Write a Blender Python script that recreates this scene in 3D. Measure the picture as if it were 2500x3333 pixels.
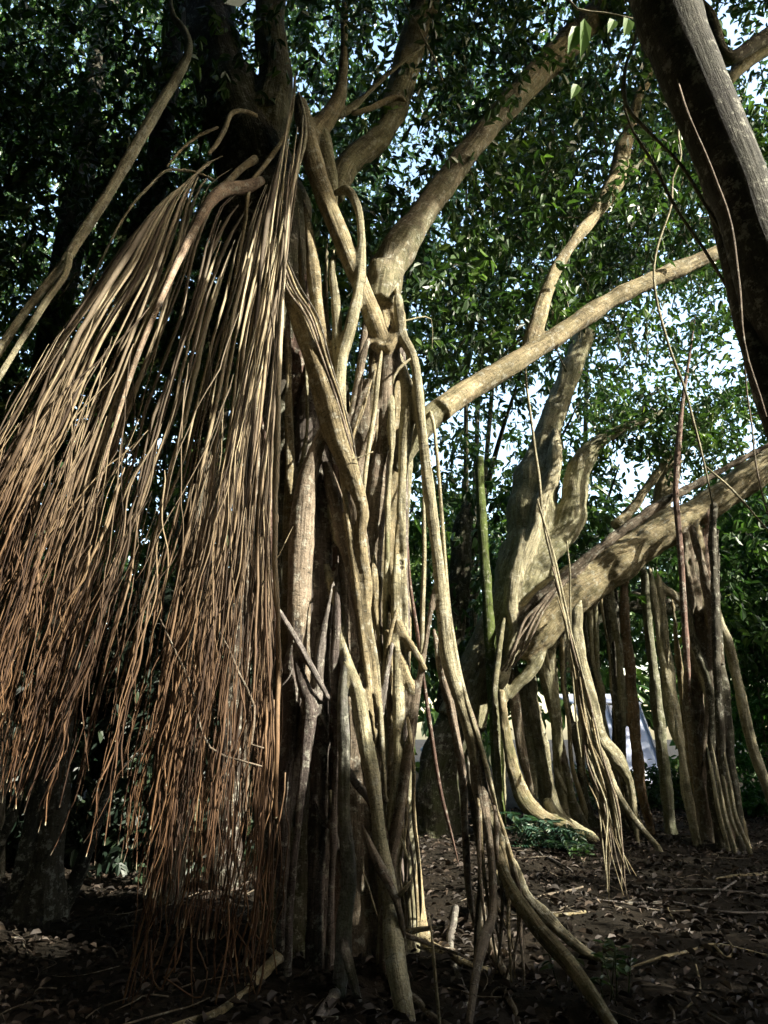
import bpy, math, random
import numpy as np
from mathutils import Vector, noise as mnoise

rng = np.random.default_rng(7)
random.seed(7)
for o in list(bpy.data.objects):
    bpy.data.objects.remove(o)
SC = bpy.context.scene
COL = SC.collection

# ------------------------------------------------------------------ camera, sky, sun, exposure
F = 2250.0                      # focal length in photograph pixels (2500 x 3333)
PITCH = math.radians(18.0)
EYE = 1.5
CP, SP = math.cos(PITCH), math.sin(PITCH)
cam = bpy.data.cameras.new('camera')
cam.sensor_fit = 'VERTICAL'
cam.sensor_height = 36.0
cam.lens = 36.0 * F / 3333.0
cam.clip_start = 0.05
cam.clip_end = 2000.0
camo = bpy.data.objects.new('camera', cam)
COL.objects.link(camo)
camo.location = (0, 0, EYE)
camo.rotation_euler = (math.pi / 2 + PITCH, 0, 0)
SC.camera = camo

SUN_EL = math.radians(30.0)
SUN_AZ = math.radians(117.0)    # from +Y (view direction) clockwise towards +X
SUN_DIR = Vector((math.sin(SUN_AZ) * math.cos(SUN_EL), math.cos(SUN_AZ) * math.cos(SUN_EL), math.sin(SUN_EL)))
world = bpy.data.worlds.new('World')
SC.world = world
world.use_nodes = True
wn = world.node_tree
sky = wn.nodes.new('ShaderNodeTexSky')
sky.sky_type = 'NISHITA'
sky.sun_disc = False
sky.sun_elevation = SUN_EL
sky.sun_rotation = SUN_AZ
sky.air_density = 1.4
sky.dust_density = 2.2
sky.ozone_density = 0.6
bg = wn.nodes['Background']
bg.inputs['Strength'].default_value = 0.15
wn.links.new(sky.outputs[0], bg.inputs[0])
sun = bpy.data.lights.new('sun', 'SUN')
sun.energy = 3.5
sun.angle = math.radians(0.6)
sun.color = (1.0, 0.93, 0.80)
suno = bpy.data.objects.new('sun', sun)
COL.objects.link(suno)
suno.rotation_euler = (-SUN_DIR).to_track_quat('-Z', 'Y').to_euler()
SC.view_settings.view_transform = 'Standard'
SC.view_settings.look = 'None'
SC.view_settings.exposure = 2.25
SC.view_settings.gamma = 1.0
SC.view_settings.use_curve_mapping = False
SC.render.engine = 'CYCLES'
SC.cycles.max_bounces = 4
SC.cycles.diffuse_bounces = 3
SC.cycles.glossy_bounces = 2
SC.cycles.transmission_bounces = 3
SC.cycles.transparent_max_bounces = 8

# ------------------------------------------------------------------ helpers
def ray(px, py):
    a = (px - 1250.0) / F
    b = (1666.5 - py) / F
    return np.array([a, CP - b * SP, SP + b * CP])

def P(px, py, Y):
    d = ray(px, py)
    t = Y / d[1]
    return np.array([d[0] * t, Y, EYE + d[2] * t]), t      # point, depth along the optical axis

def groundY(px, py):
    d = ray(px, py)
    t = -EYE / d[2]
    return d[1] * t

def project(p):
    x, y, z = p[..., 0], p[..., 1], p[..., 2] - EYE
    dep = y * CP + z * SP
    upc = -y * SP + z * CP
    dep = np.where(dep < 0.05, 0.05, dep)
    return 1250 + F * x / dep, 1666.5 - F * upc / dep, dep

ZOOM = {'P': (0, 0, 1.0), 'ZA': (600, 100, .4822), 'ZB': (800, 1000, .4822), 'ZC': (800, 1900, .5425),
        'ZD': (1600, 1900, .5425), 'R1': (0, 0, .7535), 'R2': (1250, 0, .7535), 'R3': (0, 1111, .7535),
        'R4': (1250, 1111, .7535), 'R5': (0, 2222, .7535), 'R6': (1250, 2222, .7535)}

def zp(zoom, pts):
    ox, oy, s = ZOOM[zoom]
    return [(ox + q[0] * s, oy + q[1] * s, q[2] * s) + tuple(q[3:]) for q in pts]

def catmull(pts, n):
    pts = np.asarray(pts, float)
    m = len(pts)
    if m == 2:
        t = np.linspace(0, 1, n)[:, None]
        return pts[0] * (1 - t) + pts[1] * t
    seg = np.sqrt(((pts[1:, :3] - pts[:-1, :3]) ** 2).sum(1)) + 1e-6
    u = np.concatenate([[0], np.cumsum(seg)])
    tt = np.linspace(0, u[-1], n)
    idx = np.clip(np.searchsorted(u, tt, side='right') - 1, 0, m - 2)
    h = seg[idx][:, None]
    s = ((tt - u[idx]) / seg[idx])[:, None]
    tan = np.zeros_like(pts)
    tan[1:-1] = (pts[2:] - pts[:-2]) / (u[2:] - u[:-2])[:, None]
    tan[0] = (pts[1] - pts[0]) / seg[0]
    tan[-1] = (pts[-1] - pts[-2]) / seg[-1]
    a, b, ta, tb = pts[idx], pts[idx + 1], tan[idx] * h, tan[idx + 1] * h
    return (2*s**3-3*s**2+1)*a + (s**3-2*s**2+s)*ta + (-2*s**3+3*s**2)*b + (s**3-s**2)*tb

def smooth_noise(n, step, amp):
    k = max(2, int(n / step) + 3)
    v = rng.normal(0, amp, k)
    x = np.linspace(0, k - 1.001, n)
    i = x.astype(int)
    f = x - i
    f = f * f * (3 - 2 * f)
    return v[i] * (1 - f) + v[np.minimum(i + 1, k - 1)] * f

LAST = {}
FUSE = []
FUSE_NAMES = ('trunk', 'limb', 'branch', 'stem', 'prop_root', 'graft_root', 'buttress_root', 'knot')
NO_FUSE = []

def tube_arrays(C, R, sides=10, flute=0.0, rough=0.0, cap=True):
    """C: n x 3 centre line, R: n radii -> verts, faces(quads), bark coordinates, along"""
    n = len(C)
    T = np.gradient(C, axis=0)
    T /= np.linalg.norm(T, axis=1)[:, None] + 1e-9
    ref = np.array([0.13, -0.97, 0.21])
    U = np.zeros((n, 3))
    u = ref - T[0] * ref.dot(T[0])
    u /= np.linalg.norm(u)
    for i in range(n):
        u = u - T[i] * u.dot(T[i])
        u /= np.linalg.norm(u) + 1e-9
        U[i] = u
    V = np.cross(T, U)
    LAST['T'], LAST['U'], LAST['V'] = T, U, V
    th = np.linspace(0, 2 * math.pi, sides, endpoint=False)
    S = np.concatenate([[0], np.cumsum(np.linalg.norm(np.diff(C, axis=0), axis=1))])
    mod = np.ones((n, sides))
    if flute > 0:
        for k, am in ((2, 1.0), (3, .8), (5, .5)):
            ph = rng.uniform(0, 6.28)
            tw = rng.uniform(-.7, .7)
            mod += flute * am * np.sin(k * th[None, :] + ph + tw * S[:, None] * 1.4 + smooth_noise(n, 4, .5)[:, None])
    if rough > 0:
        mod += rng.normal(0, rough, (n, sides))
    mod *= (1 + smooth_noise(n, 3, .05 + rough))[:, None]
    rr = R[:, None] * np.clip(mod, .35, 1.9)
    Vt = C[:, None, :] + rr[..., None] * (np.cos(th)[None, :, None] * U[:, None, :] + np.sin(th)[None, :, None] * V[:, None, :])
    verts = Vt.reshape(-1, 3)
    off = rng.uniform(0, 50)
    LAST['S'], LAST['off'] = S, off
    bc = np.stack([np.cos(th)[None, :] * rr, np.sin(th)[None, :] * rr, np.repeat(S[:, None] + off, sides, 1)], -1).reshape(-1, 3)
    al = np.repeat(S / max(S[-1], 1e-6), sides)
    i, j = np.meshgrid(np.arange(n - 1), np.arange(sides), indexing='ij')
    a = i * sides + j
    b = i * sides + (j + 1) % sides
    faces = np.stack([a, b, b + sides, a + sides], -1).reshape(-1, 4)
    if cap:
        nv = len(verts)
        verts = np.concatenate([verts, [C[0] - T[0] * R[0] * .35, C[-1] + T[-1] * R[-1] * .35]])
        bc = np.concatenate([bc, [[0, 0, off], [0, 0, off + S[-1]]]])
        al = np.concatenate([al, [0, 1]])
        j = np.arange(sides)
        jn = (j + 1) % sides
        e = (n - 1) * sides
        c0 = np.stack([np.full(sides, nv), jn, j, j], -1)
        c1 = np.stack([np.full(sides, nv + 1), e + j, e + jn, e + jn], -1)
        faces = np.concatenate([faces, c0, c1])
    return verts, faces, bc, al

def build_mesh(name, verts, faces, attrs=None, smooth=True):
    """faces: k x 4 array; a repeated last index makes a triangle"""
    me = bpy.data.meshes.new(name)
    faces = np.asarray(faces, dtype=np.int32)
    tri = faces[:, 3] == faces[:, 2]
    cnt = np.where(tri, 3, 4)
    start = np.concatenate([[0], np.cumsum(cnt)[:-1]])
    mask = np.ones(faces.shape, bool)
    mask[tri, 3] = False
    loops = faces[mask]
    me.vertices.add(len(verts))
    me.vertices.foreach_set('co', np.asarray(verts, dtype=np.float32).ravel())
    me.loops.add(len(loops))
    me.loops.foreach_set('vertex_index', loops.astype(np.int32))
    me.polygons.add(len(faces))
    me.polygons.foreach_set('loop_start', start.astype(np.int32))
    me.polygons.foreach_set('loop_total', cnt.astype(np.int32))
    me.polygons.foreach_set('use_smooth', np.full(len(faces), smooth))
    for k, v in (attrs or {}).items():
        v = np.asarray(v, dtype=np.float32)
        if v.ndim == 2:
            a = me.attributes.new(k, 'FLOAT_VECTOR', 'POINT')
            a.data.foreach_set('vector', v.ravel())
        else:
            a = me.attributes.new(k, 'FLOAT', 'POINT')
            a.data.foreach_set('value', v)
    me.update(calc_edges=True)
    me.validate()
    return me

def link(name, me, mat=None, parent=None):
    o = bpy.data.objects.new(name, me)
    COL.objects.link(o)
    if mat is not None and me is not None and not me.materials:
        me.materials.append(mat)
    if parent is not None:
        o.parent = parent
    return o

def tag(o, label, cat, group=None, kind=None):
    if label: o['label'] = label
    if cat: o['category'] = cat
    if group: o['group'] = group
    if kind: o['kind'] = kind
    return o

def empty(name, loc, label, cat, group=None):
    o = bpy.data.objects.new(name, None)
    COL.objects.link(o)
    o.location = tuple(float(v) for v in loc)
    o.empty_display_size = .2
    return tag(o, label, cat, group)

def org(parent):
    return np.array(parent.location) if parent is not None else np.zeros(3)

# ------------------------------------------------------------------ materials
def newmat(name):
    m = bpy.data.materials.new(name)
    m.use_nodes = True
    nt = m.node_tree
    return m, nt, nt.nodes['Principled BSDF'], nt.nodes['Material Output']

def N(nt, t, **kw):
    n = nt.nodes.new(t)
    for k, v in kw.items():
        setattr(n, k, v)
    return n

def noise_tex(nt, vec, scale, detail=6, rough=.6, stretch=None):
    if stretch is not None:
        mp = N(nt, 'ShaderNodeMapping')
        mp.inputs['Scale'].default_value = stretch
        nt.links.new(vec, mp.inputs['Vector'])
        vec = mp.outputs[0]
    t = N(nt, 'ShaderNodeTexNoise')
    t.inputs['Scale'].default_value = scale
    t.inputs['Detail'].default_value = detail
    t.inputs['Roughness'].default_value = rough
    nt.links.new(vec, t.inputs['Vector'])
    return t.outputs['Fac']

def ramp(nt, fac, stops):
    r = N(nt, 'ShaderNodeValToRGB')
    el = r.color_ramp.elements
    while len(el) < len(stops):
        el.new(.5)
    for e, (p, c) in zip(el, stops):
        e.position = p
        e.color = (c[0], c[1], c[2], 1) if not isinstance(c, (int, float)) else (c, c, c, 1)
    nt.links.new(fac, r.inputs[0])
    return r.outputs[0]

def mixc(nt, fac, a, b, mode='MIX'):
    m = N(nt, 'ShaderNodeMix', data_type='RGBA', blend_type=mode)
    for s, v in ((m.inputs[0], fac), (m.inputs[6], a), (m.inputs[7], b)):
        if isinstance(v, bpy.types.NodeSocket):
            nt.links.new(v, s)
        elif isinstance(v, (int, float)):
            s.default_value = v
        else:
            s.default_value = (v[0], v[1], v[2], 1)
    return m.outputs[2]

def make_bark(name, grain=1.0):
    m, nt, bs, out = newmat(name)
    at = N(nt, 'ShaderNodeAttribute', attribute_name='bark')
    oi = N(nt, 'ShaderNodeObjectInfo')
    moss = N(nt, 'ShaderNodeAttribute', attribute_name='moss', attribute_type='OBJECT')
    v = at.outputs['Vector']
    blot = noise_tex(nt, v, 9, 8, .72, (1, 1, .4))
    streak = noise_tex(nt, v, 38, 5, .6, (1, 1, .07))
    fine = noise_tex(nt, v, 90, 4, .7, (1, 1, .8))
    rings = noise_tex(nt, v, 14, 4, .7, (.6, .6, 1.6))
    c = mixc(nt, 1.0, oi.outputs['Color'], ramp(nt, blot, [(.3, .38), (.5, .95), (.72, 1.4)]), 'MULTIPLY')
    c = mixc(nt, 1.0, c, ramp(nt, streak, [(.3, .5), (.55, 1.0), (.8, 1.2)]), 'MULTIPLY')
    c = mixc(nt, 1.0, c, ramp(nt, fine, [(.3, .5), (.6, 1.1)]), 'MULTIPLY')
    c = mixc(nt, .35, c, mixc(nt, 1.0, c, ramp(nt, rings, [(.34, .45), (.5, 1.0)]), 'MULTIPLY'))
    # stains, pale lichen and green moss patches
    stain = noise_tex(nt, v, 3.1, 7, .75, (1, 1, .5))
    c = mixc(nt, 1.0, c, ramp(nt, stain, [(.36, (.42, .40, .36)), (.52, (1, 1, 1))]), 'MULTIPLY')
    lm = ramp(nt, noise_tex(nt, v, 13, 7, .75), [(.54, 0.0), (.60, .75)])
    c = mixc(nt, lm, c, mixc(nt, .6, c, (.46, .46, .38)))
    c = mixc(nt, 1.0, c, ramp(nt, noise_tex(nt, v, 34, 3, .6, (.5, .5, 2.2)), [(.33, .35), (.40, 1.0)]), 'MULTIPLY')
    mo = N(nt, 'ShaderNodeMath', operation='MULTIPLY')
    nt.links.new(ramp(nt, noise_tex(nt, v, 4, 6, .7), [(.38, 0.0), (.6, 1.0)]), mo.inputs[0])
    nt.links.new(moss.outputs['Fac'], mo.inputs[1])
    c = mixc(nt, mo.outputs[0], c, (.055, .075, .018))
    nt.links.new(c, bs.inputs['Base Color'])
    bs.inputs['Roughness'].default_value = .82
    bs.inputs['Specular IOR Level'].default_value = .25
    b1 = N(nt, 'ShaderNodeBump')
    b1.inputs['Strength'].default_value = .9
    b1.inputs['Distance'].default_value = .02 * grain
    nt.links.new(streak, b1.inputs['Height'])
    b2 = N(nt, 'ShaderNodeBump')
    b2.inputs['Strength'].default_value = .6
    b2.inputs['Distance'].default_value = .012 * grain
    ad = N(nt, 'ShaderNodeMath', operation='ADD')
    nt.links.new(fine, ad.inputs[0])
    nt.links.new(rings, ad.inputs[1])
    nt.links.new(ad.outputs[0], b2.inputs['Height'])
    nt.links.new(b1.outputs[0], b2.inputs['Normal'])
    nt.links.new(b2.outputs[0], bs.inputs['Normal'])
    return m
BARK = make_bark('bark')

def make_root():
    m, nt, bs, out = newmat('hanging_root_bark')
    al = N(nt, 'ShaderNodeAttribute', attribute_name='along')
    at = N(nt, 'ShaderNodeAttribute', attribute_name='bark')
    rd = N(nt, 'ShaderNodeAttribute', attribute_name='rnd')
    base = ramp(nt, al.outputs['Fac'], [(0.0, (.31, .275, .195)), (.42, (.215, .175, .115)), (.68, (.135, .083, .046)), (.965, (.105, .054, .025)), (.985, (.62, .56, .40))])  # browner with age; lower stops also darkened in place of shade
    fine = noise_tex(nt, at.outputs['Vector'], 60, 4, .7, (1, 1, .5))
    c = mixc(nt, 1.0, base, ramp(nt, fine, [(.25, .55), (.7, 1.25)]), 'MULTIPLY')
    c = mixc(nt, 1.0, c, ramp(nt, rd.outputs['Fac'], [(0, (.28, .25, .24)), (.5, (.85, .82, .80)), (1, (1.4, 1.4, 1.3))]), 'MULTIPLY')
    nt.links.new(c, bs.inputs['Base Color'])
    bs.inputs['Roughness'].default_value = .75
    bs.inputs['Specular IOR Level'].default_value = .3
    return m
ROOT = make_root()

def make_leaf(name, dark, mid, lite, trans=.35, rough=.38):
    m, nt, bs, out = newmat(name)
    rd = N(nt, 'ShaderNodeAttribute', attribute_name='rnd')
    c = ramp(nt, rd.outputs['Fac'], [(0, dark), (.55, mid), (.93, lite), (1.0, (lite[0] * 1.7, lite[1] * 1.25, lite[2]))])
    c2 = c
    nt.links.new(c2, bs.inputs['Base Color'])
    bs.inputs['Roughness'].default_value = rough
    bs.inputs['Specular IOR Level'].default_value = .5
    tr = N(nt, 'ShaderNodeBsdfTranslucent')
    nt.links.new(mixc(nt, 1.0, c2, (1.3, 1.6, .7), 'MULTIPLY'), tr.inputs['Color'])
    mx = N(nt, 'ShaderNodeMixShader')
    mx.inputs[0].default_value = trans
    nt.links.new(bs.outputs[0], mx.inputs[1])
    nt.links.new(tr.outputs[0], mx.inputs[2])
    nt.links.new(mx.outputs[0], out.inputs['Surface'])
    return m
LEAF = make_leaf('banyan_leaf', (.014, .034, .016), (.048, .090, .030), (.13, .21, .05), .25)
LEAFB = make_leaf('background_leaf', (.016, .040, .018), (.045, .090, .030), (.12, .20, .05), .28)
SHRUB = make_leaf('shrub_leaf', (.02, .06, .02), (.04, .12, .03), (.09, .22, .05), .4)
SHADE = make_leaf('shade_tinted_leaf', (.006, .014, .009), (.014, .028, .016), (.03, .05, .022), .12, .5)  # near-black greens: shade painted into the shrub's leaf colour
FERN = make_leaf('fern_leaf', (.02, .05, .035), (.035, .085, .055), (.10, .16, .11), .25, .3)

def make_litter():
    m, nt, bs, out = newmat('dry_leaf')
    rd = N(nt, 'ShaderNodeAttribute', attribute_name='rnd')
    c = ramp(nt, rd.outputs['Fac'], [(0, (.016, .012, .008)), (.45, (.042, .029, .018)), (.8, (.075, .052, .033)), (.95, (.16, .12, .08)), (1, (.28, .24, .18))])
    geo = N(nt, 'ShaderNodeNewGeometry')
    c = mixc(nt, 1.0, c, ramp(nt, noise_tex(nt, geo.outputs['Position'], 45, 4, .7), [(.3, .5), (.7, 1.2)]), 'MULTIPLY')
    nt.links.new(c, bs.inputs['Base Color'])
    bs.inputs['Roughness'].default_value = .7
    return m
DRY = make_litter()

def make_ground():
    m, nt, bs, out = newmat('forest_soil')
    tc = N(nt, 'ShaderNodeTexCoord')
    v = tc.outputs['Object']
    a = noise_tex(nt, v, .9, 8, .65)
    b = noise_tex(nt, v, 22, 6, .7)
    c = ramp(nt, a, [(.3, (.010, .009, .006)), (.6, (.022, .017, .011)), (.8, (.03, .025, .016))])
    c = mixc(nt, 1.0, c, ramp(nt, b, [(.3, .5), (.7, 1.5)]), 'MULTIPLY')
    nt.links.new(c, bs.inputs['Base Color'])
    bs.inputs['Roughness'].default_value = .95
    bs.inputs['Specular IOR Level'].default_value = .15
    bp = N(nt, 'ShaderNodeBump')
    bp.inputs['Strength'].default_value = .9
    bp.inputs['Distance'].default_value = .05
    nt.links.new(b, bp.inputs['Height'])
    nt.links.new(bp.outputs[0], bs.inputs['Normal'])
    return m
SOIL = make_ground()

def make_plain(name, col, rough=.6, var=.25, scale=6, bump=0.0):
    m, nt, bs, out = newmat(name)
    tc = N(nt, 'ShaderNodeTexCoord')
    f = noise_tex(nt, tc.outputs['Object'], scale, 5, .6)
    c = mixc(nt, 1.0, col, ramp(nt, f, [(.25, 1 - var), (.75, 1 + var * .4)]), 'MULTIPLY')
    nt.links.new(c, bs.inputs['Base Color'])
    bs.inputs['Roughness'].default_value = rough
    if bump:
        bp = N(nt, 'ShaderNodeBump')
        bp.inputs['Strength'].default_value = .5
        bp.inputs['Distance'].default_value = bump
        nt.links.new(f, bp.inputs['Height'])
        nt.links.new(bp.outputs[0], bs.inputs['Normal'])
    return m
TARP = make_plain('white_tarpaulin', (.42, .46, .56), .5, .35, 1.3, .06)
STEEL = make_plain('tent_steel', (.10, .11, .13), .45, .2, 9)

# bark tints
TAN = (.32, .265, .155, 1)
PALE = (.39, .355, .23, 1)
OLIVE = (.265, .245, .15, 1)
BROWN = (.205, .165, .12, 1)
REDBR = (.165, .105, .08, 1)
GREY = (.23, .205, .185, 1)
PURP = (.145, .12, .105, 1)
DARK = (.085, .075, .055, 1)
GREEN = (.085, .12, .022, 1)

# ------------------------------------------------------------------ ground
def axis(lo, hi, c, near, step, far):
    a = list(np.arange(c - near, c + near + 1e-6, step))
    x, s = a[-1], step
    while x < hi:
        s *= 1.35
        x += s
        a.append(x)
    x, s = a[0], step
    while x > lo:
        s *= 1.35
        x -= s
        a.insert(0, x)
    return np.array(a)

def ground_h(x, y):
    h = .05 * np.sin(.8 * x + 1.3) * np.cos(.7 * y) + .03 * np.sin(2.1 * x + .6 * y) + .02 * np.sin(4.7 * y - 3.1 * x) + .012 * np.sin(9.3 * x + 7.1 * y)
    return h - .02

gx = axis(-400, 400, 1.5, 8, .1, 0)
gy = axis(-400, 400, 9, 8, .1, 0)
GX, GY = np.meshgrid(gx, gy, indexing='ij')
GZ = ground_h(GX, GY) + rng.normal(0, .008, GX.shape)
gv = np.stack([GX, GY, GZ], -1).reshape(-1, 3)
ii, jj = np.meshgrid(np.arange(len(gx) - 1), np.arange(len(gy) - 1), indexing='ij')
k0 = ii * len(gy) + jj
gf = np.stack([k0, k0 + len(gy), k0 + len(gy) + 1, k0 + 1], -1).reshape(-1, 4)
ground = link('ground', build_mesh('ground', gv, gf), SOIL)
ground['kind'] = 'structure'

# ------------------------------------------------------------------ trees (roots of the hierarchy)
MAIN = empty('banyan_tree', (-.4, 5.6, 0), 'large banyan with a curtain of hanging brown aerial roots and braided trunk', 'tree', 'banyan trees')
SECOND = empty('banyan_tree', (3.6, 12.0, 0), 'banyan behind with a heavy limb leaning right over a row of prop roots', 'tree', 'banyan trees')
NEARLEAF = []
FUSE_MIN = {MAIN.name: .021, SECOND.name: .05}
NEAR = empty('leaning_tree', (4.3, 3.3, 0), 'dark smooth leaning trunk crossing the upper right corner, close to the camera', 'tree')

def tube(zoom, pts, Y=None, parent=None, name='prop_root', col=TAN, moss=0.0, sides=12, flute=.05, rough=.012, step=.09, sink=False, wig=.0, label=None, lead=True):
    """pts (u, v, width) in a zoomed view of the photograph; Y = distance from the camera (one value, or one per point)"""
    q = zp(zoom, pts) if zoom else pts
    y0, y1 = (Y[0], Y[-1]) if isinstance(Y, (list, tuple)) else (Y, Y)
    if Y is None:
        Y = groundY(q[-1][0], q[-1][1])
        sink = True
        y0 = y1 = Y
    Ys = np.interp(np.linspace(0, 1, len(q)), np.linspace(0, 1, len(Y)), Y) if isinstance(Y, (list, tuple)) else [Y] * len(q)
    A = []
    Ys = list(Ys)
    if lead and name in ('prop_root', 'stem', 'aerial_root') and q[0][1] > 100:      # ends grow out of the mass behind them
        a, b = q[0], q[1]
        k = min(1.0, 130.0 / (math.hypot(a[0] - b[0], a[1] - b[1]) + 1))
        q = [(a[0] + (a[0] - b[0]) * k, a[1] + (a[1] - b[1]) * k, a[2] * .25)] + list(q)
        Ys = [y0 + .22] + Ys
        if not sink and name != 'aerial_root':
            a, b = q[-1], q[-2]
            k = min(1.0, 130.0 / (math.hypot(a[0] - b[0], a[1] - b[1]) + 1))
            q = list(q) + [(a[0] + (a[0] - b[0]) * k, a[1] + (a[1] - b[1]) * k, a[2] * .25)]
            Ys = Ys + [y1 + .2]
    for (px, py, w), y in zip([k[:3] for k in q], Ys):
        p, dep = P(px, py, y)
        A.append([p[0], p[1], p[2], w * .5 * dep / F])
    if sink:
        p = A[-1]
        A.append([p[0] + (p[0] - A[-2][0]) * .1, p[1], min(p[2] - .12, -.15), p[3] * 1.7])
    A = np.array(A)
    L = np.linalg.norm(np.diff(A[:, :3], axis=0), axis=1).sum()
    n = int(np.clip(L / step, 8, 90))
    C = catmull(A, n)
    Rr = np.maximum(C[:, 3], .002)
    C = C[:, :3].copy()
    if wig > 0:
        for k in range(2):
            C[:, k] += smooth_noise(n, 5, wig)
    v, f, bc, al = tube_arrays(C, Rr, sides, flute, rough)
    s = rng.uniform(.86, 1.12)
    if parent is not None and zoom != 'R6' and name in FUSE_NAMES and parent.name in FUSE_MIN and np.percentile(Rr, 60) > FUSE_MIN[parent.name]:
        FUSE.append(dict(name=name, parent=parent, C=C, R=Rr, U=LAST['U'].copy(), V=LAST['V'].copy(), S=LAST['S'].copy(), off=LAST['off'], v=v, f=f, sides=sides, col=(col[0] * s, col[1] * s, col[2] * s, 1), moss=float(moss), label=label))
        return None
    o = link(name, build_mesh(name, v - org(parent), f, {'bark': bc, 'along': al, 'rnd': np.full(len(v), rng.uniform())}), BARK, parent)
    o.color = (col[0] * s, col[1] * s, col[2] * s, 1)
    o['moss'] = float(moss)
    if label:
        o['label'] = label
    return o

def fuse(parent, voxel, iters, lump):
    """grow the stems of one tree together: their union is remeshed and softened, so that they graft into one another with
    webbed joints, then cut apart again along the seams into one part for each stem"""
    from mathutils.kdtree import KDTree
    L = [d for d in FUSE if d['parent'] == parent]
    vs, fs, tid, n0 = [], [], [], 0
    for k, d in enumerate(L):
        vs.append(d['v']); fs.append(d['f'] + n0); tid.append(np.full(len(d['v']), k)); n0 += len(d['v'])
    vs = np.concatenate(vs); tid = np.concatenate(tid)
    tmp = link('fusing', build_mesh('fusing', vs, np.concatenate(fs)))
    md = tmp.modifiers.new('remesh', 'REMESH')
    md.mode = 'VOXEL'
    md.voxel_size = voxel
    dg = bpy.context.evaluated_depsgraph_get()
    me = bpy.data.meshes.new_from_object(tmp.evaluated_get(dg))
    nv = len(me.vertices)
    co = np.zeros(nv * 3, np.float32); me.vertices.foreach_get('co', co); co = co.reshape(-1, 3).astype(float)
    nf = len(me.polygons)
    tot = np.zeros(nf, np.int32); me.polygons.foreach_get('loop_total', tot)
    lp = np.zeros(len(me.loops), np.int32); me.loops.foreach_get('vertex_index', lp)
    st = np.zeros(nf, np.int32); me.polygons.foreach_get('loop_start', st)
    fq = np.stack([lp[st], lp[st + 1], lp[st + 2], np.where(tot == 4, lp[np.minimum(st + 3, len(lp) - 1)], lp[st + 2])], 1)
    bpy.data.objects.remove(tmp)
    e = np.concatenate([fq[:, [0, 1]], fq[:, [1, 2]], fq[:, [2, 3]], fq[:, [3, 0]]])
    e = e[e[:, 0] != e[:, 1]]
    deg = np.bincount(e.ravel(), minlength=nv).astype(float) + 1e-9
    for it in range(iters):
        for lam in (.6, -.42 if it % 2 else .0):
            if lam:
                acc_ = np.stack([np.bincount(np.concatenate([e[:, 0], e[:, 1]]), weights=np.concatenate([co[e[:, 1], k], co[e[:, 0], k]]), minlength=nv) for k in range(3)], 1)
                co += lam * (acc_ / deg[:, None] - co)
    kp, ki = [], []
    for k, d in enumerate(L):            # dense samples of every stem's surface, to know whose each face is
        g = d['v'][:-2].reshape(-1, d['sides'], 3)
        g = np.concatenate([g, (g + np.roll(g, -1, 1)) / 2], 1)
        g = np.concatenate([g[:-1] * (1 - t) + g[1:] * t for t in (0, .25, .5, .75)] + [g[-1:]])
        kp.append(g.reshape(-1, 3)); ki.append(np.full(g.shape[0] * g.shape[1], k))
    kp = np.concatenate(kp); ki = np.concatenate(ki)
    kd = KDTree(len(kp))
    for i, c in enumerate(kp.tolist()):
        kd.insert(c, i)
    kd.balance()
    vid = np.array([ki[kd.find(c)[1]] for c in co.tolist()])
    K = len(L)
    for it in range(5):                  # clean, unbroken seams
        key = np.concatenate([e[:, 0] * K + vid[e[:, 1]], e[:, 1] * K + vid[e[:, 0]], np.arange(nv) * K + vid])
        uq, ct = np.unique(key, return_counts=True)
        o_ = np.lexsort((ct, uq // K))
        vv = (uq // K)[o_]
        last = np.append(vv[1:] != vv[:-1], True)
        vid[vv[last]] = (uq % K)[o_][last]
    # separate patches of one stem: the small ones go to the neighbour they sit in
    for rnd_ in range(3):
        lab = np.arange(nv)
        se = e[vid[e[:, 0]] == vid[e[:, 1]]]
        for it in range(60):
            la, lb = lab[se[:, 0]], lab[se[:, 1]]
            df = la != lb
            if not df.any(): break
            se = se[df]
            np.minimum.at(lab, np.maximum(la, lb)[df], np.minimum(la, lb)[df])
            while True:
                n2 = lab[lab]
                if (n2 == lab).all(): break
                lab = n2
        cnt_ = np.bincount(lab, minlength=nv)
        best = {}
        for l in np.unique(lab):
            k = vid[l]
            if k not in best or cnt_[l] > cnt_[best[k]]: best[k] = l
        main_ = np.array([best.get(k, -1) for k in range(K)])
        bad = lab != main_[vid]
        if not bad.any(): break
        ce = e[vid[e[:, 0]] != vid[e[:, 1]]]
        ce = np.concatenate([ce, ce[:, ::-1]])
        ce = ce[bad[ce[:, 0]]]
        ch = {}
        for a_, b_ in zip(lab[ce[:, 0]].tolist(), vid[ce[:, 1]].tolist()):
            ch.setdefault(a_, {}); ch[a_][b_] = ch[a_].get(b_, 0) + 1
        mp = np.full(nv, -1)
        for a_, q_ in ch.items(): mp[a_] = max(q_, key=q_.get)
        m = bad & (mp[lab] >= 0)
        vid[m] = mp[lab[m]]
    bark = np.zeros((nv, 3))
    for k, d in enumerate(L):
        m = np.where(vid == k)[0]
        if len(m) == 0: continue
        C, S_ = d['C'], d['S']
        p = co[m]
        i = np.argmin(((p[:, None, :] - C[None]) ** 2).sum(2), 1) if len(m) * len(C) < 6e6 else np.concatenate([np.argmin(((q[:, None, :] - C[None]) ** 2).sum(2), 1) for q in np.array_split(p, 12)])
        i = np.clip(i, 1, len(C) - 2)
        a, b = C[i - 1], C[i + 1]
        t = np.clip(((p - a) * (b - a)).sum(1) / (((b - a) ** 2).sum(1) + 1e-9), 0, 1)[:, None]
        c = a + (b - a) * t
        Uv = d['U'][i - 1] * (1 - t) + d['U'][i + 1] * t
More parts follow.
